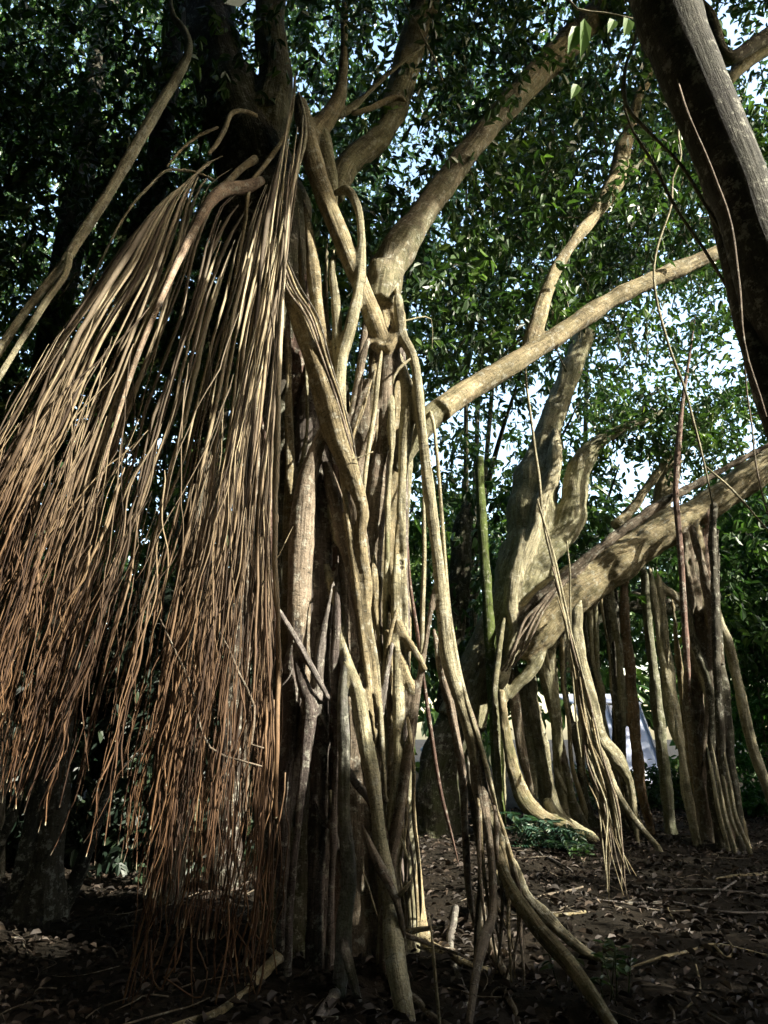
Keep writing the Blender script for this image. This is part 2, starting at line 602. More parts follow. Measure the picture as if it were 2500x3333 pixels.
        Vv = d['V'][i - 1] * (1 - t) + d['V'][i + 1] * t
        ss = S_[i - 1] * (1 - t[:, 0]) + S_[i + 1] * t[:, 0]
        bark[m] = np.stack([((p - c) * Uv).sum(1), ((p - c) * Vv).sum(1), ss + d['off']], 1)
    def vnormals():
        a, b, c, d_ = (co[fq[:, k]] for k in range(4))
        fnn = np.cross(c - a, np.where((fq[:, 3] == fq[:, 2])[:, None], b - a, d_ - b))
        fnn = np.where((fq[:, 3] == fq[:, 2])[:, None], -fnn, fnn)
        N_ = np.stack([np.bincount(fq.ravel(), weights=np.repeat(fnn[:, k], 4), minlength=nv) for k in range(3)], 1)
        return N_ / (np.linalg.norm(N_, axis=1)[:, None] + 1e-12)
    nrm_ = vnormals()
    # lengthwise sinews, swellings and wrinkles
    bq = bark * np.array([1, 1, .18])
    h = lump * (.55 * noise3(bq, 55, 91) + .8 * noise3(co, 14, 92) + .3 * noise3(co * np.array([.5, .5, 1.6]), 70, 93))
    co += nrm_ * h[:, None]
    nrm_ = vnormals()
    O = org(parent)
    fid = vid[fq[:, 0]]
    pieces = []
    for k, d in enumerate(L):
        ff = fq[fid == k]
        if len(ff) == 0: continue
        u, inv = np.unique(ff.ravel(), return_inverse=True)
        q4 = inv.reshape(-1, 4)
        lab = np.arange(len(u))
        se = np.concatenate([q4[:, [0, 1]], q4[:, [1, 2]], q4[:, [2, 3]]])
        for it in range(80):
            la, lb = lab[se[:, 0]], lab[se[:, 1]]
            df = la != lb
            if not df.any(): break
            np.minimum.at(lab, np.maximum(la, lb)[df], np.minimum(la, lb)[df])
            for _ in range(40):
                n2 = lab[lab]
                if (n2 == lab).all(): break
                lab = n2
        fl_ = lab[q4[:, 0]]
        for l in np.unique(fl_):
            pieces.append((d, ff[fl_ == l]))
    for d, ff in pieces:
        u, inv = np.unique(ff.ravel(), return_inverse=True)
        mesh = build_mesh(d['name'], co[u] - O, inv.reshape(-1, 4), {'bark': bark[u]})
        if len(mesh.vertices) == len(u):
            mesh.normals_split_custom_set_from_vertices([tuple(x) for x in nrm_[u]])
        o = link(d['name'], mesh, BARK, parent)
        o.color = d['col']
        o['moss'] = d['moss']
        if d['label']: o['label'] = d['label']

def noise3(p, scale, seed):
    r = np.random.default_rng(seed)
    v = np.zeros(len(p))
    for k in range(7):
        w = r.normal(0, 1, 3)
        w *= scale * r.uniform(.6, 2.2) / np.linalg.norm(w)
        v += np.sin(p @ w + r.uniform(0, 6.28))
    return v / 2.6

M = MAIN
# --- main banyan: dark trunk and limbs
tube('P', [(700, -260, 150), (690, 0, 165), (715, 220, 180), (790, 430, 240), (850, 640, 250), (890, 900, 240), (930, 1300, 260), (960, 1800, 300), (980, 2400, 340), (985, 3100, 420)], 6.3, M, 'trunk', DARK, .3, 20, .10, sink=True)
tube('P', [(890, -240, 90), (880, 0, 105), (885, 150, 100), (900, 260, 110), (870, 400, 150), (850, 560, 160)], 6.2, M, 'limb', OLIVE, .2, 14, .05)
tube('ZA', [(780, 480, 110), (830, 700, 120), (890, 950, 132), (980, 1200, 125), (1080, 1450, 122), (1150, 1620, 124), (1230, 1820, 125), (1310, 2040, 140), (1340, 2140, 170)], [5.7, 5.5, 5.5, 5.6], M, 'limb', TAN, .15, 16, .025)
tube('ZA', [(820, 820, 190), (880, 690, 150), (960, 600, 135), (1030, 480, 115), (1060, 390, 90), (1075, 200, 60), (1080, 0, 55), (1085, -300, 50)], 5.8, M, 'limb', TAN, .15, 14, .05)
tube('ZA', [(880, 640, 150), (930, 800, 150), (970, 950, 130), (1000, 1120, 90), (1010, 1260, 40)], 5.85, M, 'limb', OLIVE, .2, 14, .08)
tube('ZA', [(1040, 580, 55), (1130, 520, 52), (1200, 460, 42), (1330, 330, 36), (1500, 190, 30), (1640, 80, 20)], 5.9, M, 'branch', OLIVE, .1, 10, .04)
tube('ZA', [(1130, 560, 40), (1250, 525, 44), (1380, 468, 46), (1450, 448, 48), (1500, 480, 22)], 5.8, M, 'branch', TAN, .0, 10, .06)
tube('P', [(1080, 640, 80), (1111, 575, 85), (1145, 524, 82), (1217, 466, 78), (1260, 418, 75), (1295, 316, 85), (1340, 150, 90), (1385, 0, 95), (1440, -240, 90)], 6.4, M, 'limb', OLIVE, .2, 14, .04)
tube('R2', [(-20, 1330, 150), (10, 1200, 150), (60, 1080, 140), (150, 950, 122), (260, 800, 110), (400, 610, 100), (560, 430, 106), (740, 240, 112), (880, 100, 112), (1000, -20, 112), (1200, -250, 110)], [5.75, 6.2, 7.2], M, 'limb', (.21, .18, .115, 1), .35, 18, .05)  # tint and moss set darker to stand in for foliage shade
tube('ZA', [(1330, 1580, 150), (1350, 1720, 200), (1380, 1830, 175), (1440, 1960, 120), (1450, 2060, 80)], 5.8, M, 'limb', TAN, .1, 14, .07)
tube('ZA', [(1340, 1720, 160), (1345, 1870, 90), (1350, 1980, 60), (1345, 2100, 70)], 5.75, M, 'stem', TAN, .1, 12, .05)
tube('ZA', [(1300, 1600, 110), (1280, 1720, 110), (1260, 1830, 80)], 5.85, M, 'stem', TAN, .1, 12, .05)
# node where the limbs meet, and the stems below it
tube('ZB', [(870, 100, 110), (930, 230, 130), (965, 320, 150), (960, 420, 130), (950, 560, 110), (955, 720, 110), (930, 900, 90), (905, 1050, 125), (890, 1200, 145), (870, 1380, 148), (848, 1600, 135), (850, 1800, 120), (870, 2074, 90), (900, 2500, 90), (900, 3200, 100)], [5.6, 5.6, 5.7, 5.7], M, 'trunk', BROWN, .1, 16, .07)
tube('ZB', [(1040, 110, 90), (1000, 230, 110), (950, 300, 110), (900, 260, 90), (850, 240, 60), (815, 245, 40)], 5.55, M, 'limb', TAN, .1, 12, .06)
tube('ZB', [(1030, -30, 66), (1040, 100, 72), (1060, 210, 78), (1110, 290, 76), (1150, 420, 66), (1165, 560, 66), (1180, 750, 70), (1210, 1000, 72), (1240, 1250, 80), (1270, 1500, 80), (1300, 1750, 82), (1330, 2000, 86)] + [((800 + u * .5425 - 800) / .4822, (1900 + v * .5425 - 1000) / .4822, w * .5425 / .4822) for u, v, w in [(1190, 250, 80), (1220, 480, 88), (1290, 700, 80), (1350, 900, 80), (1390, 1100, 66), (1430, 1300, 56), (1480, 1450, 60), (1540, 1550, 58), (1600, 1680, 50)]] + [((1250 + u * .7535 - 800) / .4822, (2222 + v * .7535 - 1000) / .4822, w * .7535 / .4822) for u, v, w in [(570, 800, 42), (620, 930, 45), (700, 1010, 62), (790, 1100, 52), (880, 1170, 40), (960, 1200, 30)]],
     [5.5, 5.5, 5.55, 5.6, 5.6, 5.5], M, 'prop_root', PALE, .05, 14, .05, step=.08)
tube('R6', [(290, -60, 40), (330, 60, 55), (390, 250, 60), (420, 480, 60), (450, 650, 32), (470, 850, 30), (470, 1000, 36), (430, 1110, 46), (400, 1250, 36), (365, 1500, 30)], [5.62, 5.6, 5.3, 4.55], M, 'prop_root', BROWN, .05, 10, .06, sink=True)
tube('R6', [(480, 700, 40), (510, 800, 44), (545, 880, 46), (600, 970, 55), (680, 1080, 62), (790, 1200, 62), (880, 1320, 56), (960, 1440, 48), (1010, 1520, 40)], [5.6, 5.2, 4.5], M, 'prop_root', TAN, .35, 12, .07, sink=True)
tube('R6', [(250, -60, 45), (300, 180, 40), (340, 420, 36), (350, 650, 34), (365, 900, 30), (385, 1010, 24)], 5.75, M, 'prop_root', BROWN, 0, 10, .06)
tube('R6', [(380, 470, 30), (400, 620, 30), (420, 800, 28), (410, 960, 26), (400, 1080, 24)], 5.7, M, 'prop_root', DARK, .1, 10, .06)
for k in range(9):       # wiry side roots of the splayed bundle
    x0 = 390 + 18 * k + rng.uniform(-8, 8)
    y0 = 480 + 30 * k + rng.uniform(-40, 40)
    tube('R6', [(x0, y0, 20), (x0 + 15 + 6 * k, y0 + 200, 18), (x0 + 10 + 8 * k, y0 + 380, 16), (x0 + rng.uniform(0, 90), y0 + rng.uniform(480, 640), 12)], [5.6, 5.3 + .05 * (k % 4)], M, 'prop_root', (BROWN, TAN)[k % 2], 0, 8, .05, wig=.015)
# thin ones beside it
tube('ZB', [(1255, 740, 30), (1270, 800, 22), (1300, 1100, 26), (1330, 1500, 26), (1360, 1900, 28), (1385, 2150, 30), (1450, 2500, 32), (1520, 2760, 36), (1600, 3010, 36), (1655, 3230, 36)], [5.6, 5.55], M, 'prop_root', PALE, 0, 10, .04)
tube('ZB', [(1200, 1200, 16), (1205, 1700, 30), (1195, 2000, 34), (1190, 2250, 28), (1165, 2600, 30), (1120, 3000, 30)], 5.75, M, 'prop_root', PALE, .1, 10, .04)
tube('R4', [(240, 300, 100), (320, 240, 98), (400, 190, 95), (600, 70, 90), (760, -30, 86), (760 + 200, -165, 80), (1160, -265, 75), (1330, -335, 65), (1470, -395, 62), (1680, -470, 54), (1900, -560, 40), (2120, -680, 18)], [5.75, 6.2, 6.6, 6.9], M, 'limb', TAN, .2, 16, .03)
tube('R4', [(60, 560, 50), (120, 440, 90), (190, 340, 110), (260, 280, 100)], 5.78, M, 'limb', OLIVE, .2, 12, .05)
tube('R2', [(615, 1560, 60), (640, 1480, 78), (660, 1400, 70), (690, 1300, 58), (740, 1170, 50), (830, 1030, 46), (900, 940, 60), (1000, 780, 90), (1030, 650, 80), (1065, 550, 52), (1100, 420, 42), (1140, 340, 40), (1130, 240, 32), (1100, 110, 22), (1090, -100, 20)], [6.12, 6.6, 7.2], M, 'branch', TAN, .25, 12, .05)
tube('R2', [(1000, 790, 70), (1120, 690, 42), (1190, 640, 30), (1260, 585, 20)], 7.0, M, 'branch', OLIVE, .2, 8, .05)
# smooth curved root and its Y
tube('ZA', [(1040, 1090, 50), (1090, 1070, 64), (1140, 1120, 64), (1180, 1230, 60), (1195, 1400, 60), (1192, 1600, 74), (1155, 1850, 82), (1110, 2050, 90), (1065, 2200, 95), (1050, 2450, 96), (1058, 2650, 80), (1100, 2850, 60)], [5.6, 5.45, 5.45, 5.5], M, 'prop_root', PALE, .2, 14, .025)
tube('ZA', [(1005, 1560, 50), (1000, 1640, 58), (1020, 1800, 66), (1030, 2000, 76), (1045, 2160, 84), (1050, 2260, 80)], 5.5, M, 'prop_root', PALE, .15, 12, .03)
tube('ZA', [(820, 1220, 40), (835, 1300, 56), (860, 1500, 80), (890, 1800, 92), (930, 2050, 92), (985, 2250, 80), (1010, 2500, 60), (1000, 2700, 40)], 5.55, M, 'prop_root', TAN, .1, 12, .06)
tube('ZA', [(780, 1400, 26), (795, 1700, 50), (810, 1850, 62), (860, 2080, 60)], 5.65, M, 'prop_root', TAN, .2, 10, .05)
tube('ZA', [(960, 1560, 30), (955, 1750, 36), (960, 1900, 36), (965, 2080, 36)], 5.7, M, 'prop_root', OLIVE, .2, 10, .05)
# diagonal braided stem
tube('ZB', [(250, -200, 60), (300, -80, 90), (360, 50, 118), (430, 250, 142), (515, 480, 168), (580, 700, 185), (635, 900, 170), (700, 1080, 122), (755, 1240, 96), (795, 1390, 84), (775, 1500, 84), (785, 1700, 90), (815, 1900, 86), (810, 2100, 80), (850, 2400, 60), (890, 2700, 50)], [5.45, 5.3, 5.3, 5.35, 5.4], M, 'trunk', TAN, .05, 18, .07)
for dx, w, c in ((0, 24, BROWN), (28, 18, TAN), (-26, 16, BROWN), (52, 14, DARK)):
    tube('ZB', [(230 + dx, -330, w), (320 + dx, -120, w), (430 + dx, 60, w), (540 + dx * .7, 380, w), (630 + dx * .5, 650, w * 1.1), (700 + dx * .3, 900, w), (735 + dx * .2, 1050, w), (760, 1180, w * .6)], [5.4, 5.2, 5.22, 5.3], M, 'aerial_root', c, 0, 8, .04, wig=.008)
tube('ZB', [(540, 800, 70), (470, 980, 100), (420, 1150, 135), (392, 1350, 155), (372, 1600, 165), (360, 1850, 172), (355, 2050, 175), (360, 2300, 150), (400, 2500, 100), (380, 2900, 110), (340, 3500, 130)], [5.35, 5.4, 5.45, 5.5, 5.6], M, 'trunk', (.30, .245, .18, 1), .05, 18, .05, sink=False)
tube('ZB', [(285, 40, 30), (282, 120, 38), (290, 300, 42), (290, 600, 54), (295, 900, 74), (300, 1200, 84), (290, 1500, 92), (285, 1900, 84), (260, 2400, 90), (240, 3200, 110)], 5.7, M, 'prop_root', TAN, .1, 12, .06)
tube('ZB', [(410, 480, 26), (415, 800, 34), (390, 1000, 40), (350, 1180, 50), (340, 1400, 50)], 5.75, M, 'prop_root', OLIVE, .1, 10, .05)
tube('ZB', [(540, 950, 100), (515, 1150, 140), (510, 1400, 160), (505, 1700, 170), (500, 2000, 180), (490, 2400, 170), (480, 3100, 140)], 5.6, M, 'trunk', PURP, .05, 16, .08)
tube('ZB', [(540, 1050, 60), (580, 1200, 105), (625, 1370, 125), (660, 1550, 120), (700, 1750, 90), (745, 1950, 62), (780, 2250, 50), (830, 2600, 40)], 5.45, M, 'trunk', BROWN, .05, 14, .09)
tube('ZB', [(600, 900, 44), (635, 1020, 42), (660, 1200, 46), (690, 1450, 50), (720, 1700, 50), (760, 2000, 50), (810, 2400, 44), (860, 2800, 40)], 5.35, M, 'prop_root', TAN, .05, 12, .06)
tube('ZB', [(820, 240, 44), (790, 330, 64), (760, 500, 70), (740, 620, 66), (700, 800, 40), (690, 900, 26)], 5.5, M, 'prop_root', BROWN, .05, 12, .07)
tube('ZB', [(905, 380, 30), (885, 520, 34), (870, 700, 34), (840, 880, 34), (815, 1050, 30), (790, 1280, 26)], 5.4, M, 'prop_root', PALE, .05, 10, .04)
tube('ZB', [(800, 640, 16), (760, 750, 20), (730, 850, 22), (705, 960, 20)], 5.45, M, 'prop_root', TAN, 0, 8, .04)
tube('ZB', [(830, 560, 14), (790, 700, 18), (740, 830, 18), (720, 930, 16)], 5.5, M, 'prop_root', TAN, 0, 8, .04)
tube('ZB', [(880, 700, 40), (850, 850, 60), (810, 950, 70), (770, 1060, 60), (745, 1170, 50)], 5.5, M, 'prop_root', BROWN, .1, 12, .07)
tube('ZB', [(990, 640, 40), (985, 800, 52), (985, 1000, 40), (970, 1150, 34), (960, 1350, 40), (955, 1600, 44), (945, 2000, 44)], 5.55, M, 'prop_root', PALE, .15, 12, .06)
tube('ZB', [(1060, 420, 60), (1090, 560, 100), (1100, 700, 122), (1080, 850, 100), (1060, 1100, 72), (1050, 1300, 66), (1050, 1420, 72), (1065, 1550, 42), (1070, 1800, 36), (1078, 2074, 36), (1085, 2400, 36), (1100, 2700, 36), (1115, 2900, 34)], [5.6, 5.55], M, 'prop_root', PALE, .1, 14, .05)
tube('ZB', [(1050, 1400, 60), (1020, 1550, 40), (1010, 1750, 44), (1000, 2050, 50)], 5.58, M, 'prop_root', TAN, .1, 10, .06)
tube('ZB', [(1085, 370, 16), (1030, 420, 18), (1000, 470, 16), (990, 520, 10)], 5.4, M, 'aerial_root', PALE, 0, 8, .03)
tube('ZB', [(860, 975, 8), (790, 1005, 9), (720, 1030, 8)], 5.2, M, 'twig', PALE, 0, 6, .03)
# central prop roots
tube('ZC', [(905, -120, 40), (900, 0, 56), (905, 250, 62), (910, 500, 66), (915, 800, 70), (910, 1050, 62), (890, 1250, 52), (860, 1450, 42), (845, 1560, 36), (825, 1800, 40), (800, 2300, 44)], 5.5, M, 'prop_root', PALE, .1, 14, .035)
tube('ZC', [(900, 180, 20), (860, 330, 26), (830, 500, 26), (810, 700, 24), (800, 850, 20)], 5.45, M, 'prop_root', TAN, 0, 8, .04)
tube('ZC', [(850, -300, 30), (845, 0, 32), (840, 150, 30), (835, 500, 28), (830, 750, 28), (842, 1000, 30), (820, 1200, 28), (825, 1450, 26)], 5.55, M, 'prop_root', OLIVE, .55, 10, .04)
tube('ZC', [(955, -60, 30), (965, 300, 33), (970, 600, 34), (985, 850, 32), (995, 960, 28)], 5.5, M, 'prop_root', PALE, .05, 10, .04)
tube('ZC', [(1125, 60, 30), (1100, 220, 38), (1070, 420, 46), (1030, 650, 46), (990, 950, 52), (960, 1150, 60), (920, 1400, 62), (880, 1600, 64), (850, 1850, 64), (830, 2300, 64)], [5.55, 5.4], M, 'prop_root', BROWN, .05, 12, .06)
tube('ZC', [(980, 880, 30), (1005, 1100, 26), (1010, 1400, 23), (1030, 1650, 23), (1045, 1900, 19), (1048, 1960, 16)], [5.45, 5.9], M, 'prop_root', TAN, 0, 8, .04, wig=.006)
for k, (a, b) in enumerate([(950, 925), (965, 960), (935, 985), (975, 1000)]):
    tube('ZC', [(a, 1150, 16), (a + 4, 1450, 18), (b, 1700, 16), (b + 12, 1950, 12)], 5.7 + .05 * k, M, 'prop_root', (TAN, BROWN)[k % 2], 0, 8, .04, wig=.012)
tube('ZC', [(965, -260, 20), (985, 0, 20), (1030, 300, 22), (1070, 600, 22), (1120, 950, 24), (1170, 1250, 25), (1225, 1470, 20)], [6.2, 7.3], M, 'prop_root', REDBR, 0, 8, .04)
tube('ZC', [(690, -100, 60), (710, 60, 60), (740, 250, 42), (780, 450, 32), (800, 650, 32), (815, 900, 30), (830, 1150, 26)], 5.4, M, 'prop_root', PALE, .05, 10, .05)
tube('ZC', [(640, -40, 60), (665, 120, 60), (705, 320, 52), (750, 550, 42), (790, 770, 42), (820, 980, 32), (825, 1200, 30)], 5.42, M, 'prop_root', BROWN, .05, 10, .06)
tube('ZC', [(770, -60, 50), (780, 150, 46), (800, 350, 30), (805, 560, 24)], 5.55, M, 'prop_root', TAN, .1, 10, .05)
# pale lower trunk and its crossing root
tube('ZC', [(560, 120, 60), (575, 280, 60), (600, 420, 60), (628, 520, 68), (660, 610, 84), (690, 750, 102), (720, 950, 102), (755, 1150, 96), (785, 1350, 96), (800, 1500, 94), (825, 1650, 104), (860, 1800, 112), (872, 1930, 112), (880, 2080, 118), (905, 2300, 124), (945, 2520, 130), (990, 2750, 140)], [5.5, 5.3, 5.15, 5.1, 4.7], M, 'trunk', PALE, .25, 18, .045, sink=True)
tube('ZC', [(735, 1540, 36), (770, 1630, 54), (810, 1710, 62), (860, 1800, 54), (905, 1900, 46), (935, 2020, 38), (945, 2100, 30)], [5.05, 4.95], M, 'prop_root', BROWN, .05, 12, .06)
tube('ZC', [(930, 1860, 34), (965, 1820, 30), (985, 1790, 16)], 4.95, M, 'prop_root', TAN, 0, 8, .05)
tube('ZC', [(560, 150, 60), (590, 330, 60), (600, 460, 60), (590, 560, 70), (580, 720, 72), (592, 950, 82), (590, 1150, 92), (592, 1400, 84), (612, 1600, 92), (620, 1800, 96), (595, 2000, 104), (585, 2250, 106), (560, 2450, 96), (540, 2700, 100)], [5.5, 5.25, 5.2, 5.05], M, 'trunk', (.225, .215, .20, 1), .5, 16, .08, sink=True)
tube('R5', [(1500, 1180, 50), (1530, 1300, 40), (1560, 1420, 34), (1580, 1520, 34)], 5.0, M, 'prop_root', GREY, .3, 10, .06)
tube('ZC', [(515, 40, 26), (485, 190, 42), (450, 400, 56), (440, 560, 56), (440, 700, 50), (480, 850, 32)], 5.35, M, 'prop_root', GREY, .05, 12, .06)
tube('ZC', [(550, 60, 50), (545, 300, 60), (530, 500, 60), (540, 700, 50), (545, 1000, 44), (530, 1400, 50), (520, 1700, 46), (510, 2000, 56), (500, 2500, 60)], 5.42, M, 'prop_root', PURP, .05, 12, .07)
tube('ZC', [(160, 100, 28), (210, 180, 36), (300, 330, 42), (400, 510, 48), (470, 640, 40)], 5.25, M, 'prop_root', GREY, 0, 10, .04)
tube('ZC', [(320, 150, 90), (300, 400, 120), (270, 620, 150), (245, 900, 122), (230, 1200, 96), (225, 1700, 90), (220, 2600, 110)], 5.45, M, 'trunk', PURP, .05, 16, .06)
tube('ZC', [(300, 380, 50), (330, 560, 70), (385, 720, 90), (372, 950, 70), (340, 1200, 60), (312, 1500, 52), (275, 1800, 52), (250, 2400, 56)], 5.3, M, 'prop_root', PURP, 0, 12, .05)
tube('ZC', [(470, 300, 70), (450, 700, 100), (450, 1000, 106), (432, 1500, 110), (420, 2000, 110), (410, 2700, 120)], 5.5, M, 'trunk', PURP, .05, 14, .07)
tube('ZC', [(280, 510, 14), (260, 560, 12), (215, 615, 8)], 5.15, M, 'twig', GREY, 0, 6, .03)
tube('ZC', [(715, 1760, 12), (745, 1850, 12), (790, 2000, 10)], 4.95, M, 'aerial_root', TAN, 0, 6, .03)
tube('R6', [(210, 1140, 14), (222, 1280, 14), (240, 1475, 14), (245, 1540, 14)], 4.5, M, 'aerial_root', TAN, 0, 6, .03, sink=True)
tube('R6', [(70, 1090, 30), (130, 1070, 26), (190, 1062, 20)], 5.6, M, 'prop_root', TAN, 0, 8, .05)
tube('R6', [(80, 1085, 22), (170, 1120, 18), (300, 1165, 12)], 5.5, M, 'prop_root', BROWN, 0, 8, .05)
for k, pts in enumerate([[(1330, 3010, 40), (1400, 3060, 34), (1500, 3100, 26), (1620, 3120, 14)], [(1240, 3080, 50), (1300, 3180, 40), (1400, 3260, 30), (1520, 3330, 18)], [(1120, 3100, 44), (1090, 3200, 40), (1040, 3290, 34), (960, 3400, 24)],
                         [(1620, 2900, 26), (1700, 2960, 22), (1800, 2990, 16), (1900, 2990, 9)], [(1560, 2960, 30), (1600, 3060, 26), (1660, 3180, 20), (1700, 3320, 14)], [(1480, 2980, 24), (1470, 3060, 22), (1500, 3180, 16), (1490, 3300, 10)], [(930, 3130, 40), (840, 3200, 34), (720, 3280, 26), (560, 3330, 18)]]):
    A = []
    for j_, (x, y, w) in enumerate(pts):
        gy_ = groundY(x, y)
        q_, dep = P(x, y, gy_)
        A.append([q_[0], q_[1], float(ground_h(q_[0], q_[1])) + (.12 if j_ == 0 else .012), w * .5 * dep / F])
    C = catmull(np.array(A), 26)
    C[:, 0] += smooth_noise(26, 4, .015)
    v, f, bc, al = tube_arrays(C[:, :3], C[:, 3], 10, .08, .02)
    o = link('surface_root', build_mesh('surface_root', v - org(M), f, {'bark': bc}), BARK, M)
    o.color = (TAN, BROWN, GREY)[k % 3]; o['moss'] = .2
# brown stems behind the curtain
tube('ZB', [(200, -20, 34), (140, 200, 42), (100, 450, 62), (80, 700, 64), (60, 1000, 64), (45, 1300, 62), (20, 1700, 60), (10, 2074, 56), (0, 2700, 56), (-10, 3400, 60)], 5.5, M, 'prop_root', BROWN, 0, 12, .06)
tube('ZB', [(90, 700, 20), (150, 1000, 27), (165, 1300, 28), (172, 1700, 26), (200, 2100, 26), (240, 2500, 26)], 5.4, M, 'prop_root', REDBR, 0, 10, .05)
tube('ZB', [(110, 850, 34), (112, 1300, 42), (100, 1700, 42), (90, 2200, 44), (60, 3000, 46)], 5.55, M, 'prop_root', REDBR, 0, 10, .06)
tube('ZB', [(290, 490, 30), (240, 530, 60), (190, 600, 70), (150, 640, 40)], 5.7, M, 'stem', DARK, 0, 10, .05)
tube('R3', [(1190, 950, 8), (1110, 1100, 9), (1060, 1250, 9), (1000, 1475, 8)], 4.6, M, 'aerial_root', TAN, 0, 6, .02, wig=.006)
tube('R1', [(1210, 1250, 26), (1180, 1310, 34), (1150, 1400, 36), (1130, 1500, 34), (1110, 1700, 30)], 5.2, M, 'prop_root', TAN, 0, 10, .04)
for k in range(26):      # the fused inner stems seen in the shade between the front ones
    x = rng.uniform(900, 1330)
    w = rng.uniform(26, 62)
    y0 = rng.uniform(900, 1500)
    tube('P', [(x + rng.uniform(-40, 40), y0, w * .6), (x + rng.uniform(-25, 25), y0 + 400, w), (x + rng.uniform(-25, 25), 2200, w), (x + rng.uniform(-20, 30), 2700, w * 1.1), (x + rng.uniform(-30, 50), 3020, w * 1.3)], rng.uniform(5.95, 6.6), M, 'prop_root', (BROWN, PURP, TAN, REDBR)[k % 4], .1, 10, .07, step=.14, sink=True)
for k, (x, w, c) in enumerate([(1005, 100, PURP), (1085, 84, DARK), (1150, 90, BROWN), (1210, 70, BROWN), (1265, 64, TAN), (1318, 44, OLIVE)]):   # broad fused stems filling the plait
    tube('P', [(x + 40 - 30 * (k % 2), 1120 + 60 * (k % 3), w * .5), (x + 15, 1400, w * .9), (x + rng.uniform(-15, 15), 1800, w), (x + rng.uniform(-15, 15), 2300, w * .95), (x + rng.uniform(-10, 25), 2750, w), (x + rng.uniform(-10, 40), 3050, w * 1.2)], 5.98 + .08 * (k % 2), M, 'trunk', c, .12, 18, .13, rough=.02, step=.11, sink=True)
for k in range(16):      # grafts crossing from stem to stem
    x = rng.uniform(960, 1300); y = rng.uniform(1350, 2600); sg = rng.choice([-1, 1]); h = rng.uniform(180, 420); dx = rng.uniform(45, 110) * sg; w = rng.uniform(14, 34)
    tube('P', [(x, y, w * .8), (x + dx * .25, y + h * .3, w), (x + dx * .7, y + h * .7, w), (x + dx, y + h, w * .9)], rng.uniform(5.42, 5.68), M, 'graft_root', (TAN, BROWN, PALE, GREY)[k % 4], .08, 10, .07, wig=.01)
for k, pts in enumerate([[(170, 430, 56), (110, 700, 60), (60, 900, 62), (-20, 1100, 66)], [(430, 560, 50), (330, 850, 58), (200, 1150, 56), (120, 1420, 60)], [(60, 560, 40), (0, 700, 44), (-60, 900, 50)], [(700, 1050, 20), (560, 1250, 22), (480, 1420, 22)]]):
    tube('R5', [(pts[0][0] + 120, pts[0][1] - 500, pts[0][2] * .8)] + pts, 6.8 + .3 * k, M, 'prop_root', (.05, .05, .042, 1), .1, 12, .06, sink=True)  # near-black tint painted in for the dimness behind the curtain
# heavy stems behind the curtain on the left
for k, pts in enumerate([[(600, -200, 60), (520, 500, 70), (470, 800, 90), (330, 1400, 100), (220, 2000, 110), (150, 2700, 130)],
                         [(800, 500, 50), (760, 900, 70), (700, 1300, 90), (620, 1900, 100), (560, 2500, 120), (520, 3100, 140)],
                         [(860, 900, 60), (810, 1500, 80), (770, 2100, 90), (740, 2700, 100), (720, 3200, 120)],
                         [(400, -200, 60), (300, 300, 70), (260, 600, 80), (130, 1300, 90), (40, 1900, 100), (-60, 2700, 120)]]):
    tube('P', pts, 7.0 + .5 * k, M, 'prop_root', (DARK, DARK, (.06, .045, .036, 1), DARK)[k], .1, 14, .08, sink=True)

# --- curtain of hanging aerial roots
GUIDE = [
    [(570, 610), (380, 820), (160, 1110), (-60, 1470), (-280, 1900), (-430, 2300)],
    [(650, 560), (500, 700), (320, 1000), (150, 1330), (-40, 1750), (-220, 2250)],
    [(700, 520), (560, 640), (440, 880), (300, 1120), (120, 1560), (-40, 2050), (-120, 2350)],
    [(740, 500), (640, 560), (520, 900), (380, 1250), (230, 1640), (80, 2100), (0, 2400), (-40, 2620)],
    [(800, 600), (700, 680), (600, 1000), (480, 1400), (350, 1800), (220, 2200), (120, 2500), (70, 2640)],
    [(850, 620), (760, 780), (680, 1000), (560, 1400), (450, 1800), (330, 2250), (250, 2600), (180, 2840)],
    [(890, 560), (840, 720), (780, 950), (700, 1300), (620, 1700), (520, 2200), (450, 2500), (400, 2800)],
    [(940, 420), (880, 650), (830, 950), (760, 1350), (690, 1750), (620, 2150), (540, 2500), (470, 2860)],
    [(960, 260), (930, 460), (890, 760), (830, 1150), (760, 1500), (710, 1850), (670, 2200), (610, 2600), (550, 3000)],
    [(985, 320), (990, 420), (940, 720), (880, 1100), (830, 1500), (780, 1900), (740, 2200), (700, 2600), (650, 3060)],
    [(970, 440), (930, 750), (900, 1100), (860, 1500), (840, 1900), (830, 2200), (800, 2600), (740, 3050)],
    [(960, 700), (920, 1000), (900, 1400), (890, 1800), (895, 2200), (895, 2600), (880, 3000), (860, 3250)]]
GR = []
for g in GUIDE:
    a = np.array([(x, y, 0, 0) for x, y in g], float)
    GR.append(catmull(a, 60)[:, :2])
GR = np.array(GR)

def curtain_path(u, t0, t1, n):
    k = min(int(u), len(GUIDE) - 2)
    f = u - k
    t = np.linspace(t0, t1, n) * 59
    tc = np.clip(t, 0, 59)
    i = np.minimum(tc.astype(int), 58)
    w = (tc - i)[:, None]
    A = GR[k][i] * (1 - w) + GR[k][i + 1] * w
    B = GR[k + 1][i] * (1 - w) + GR[k + 1][i + 1] * w
    return A * (1 - f) + B * f

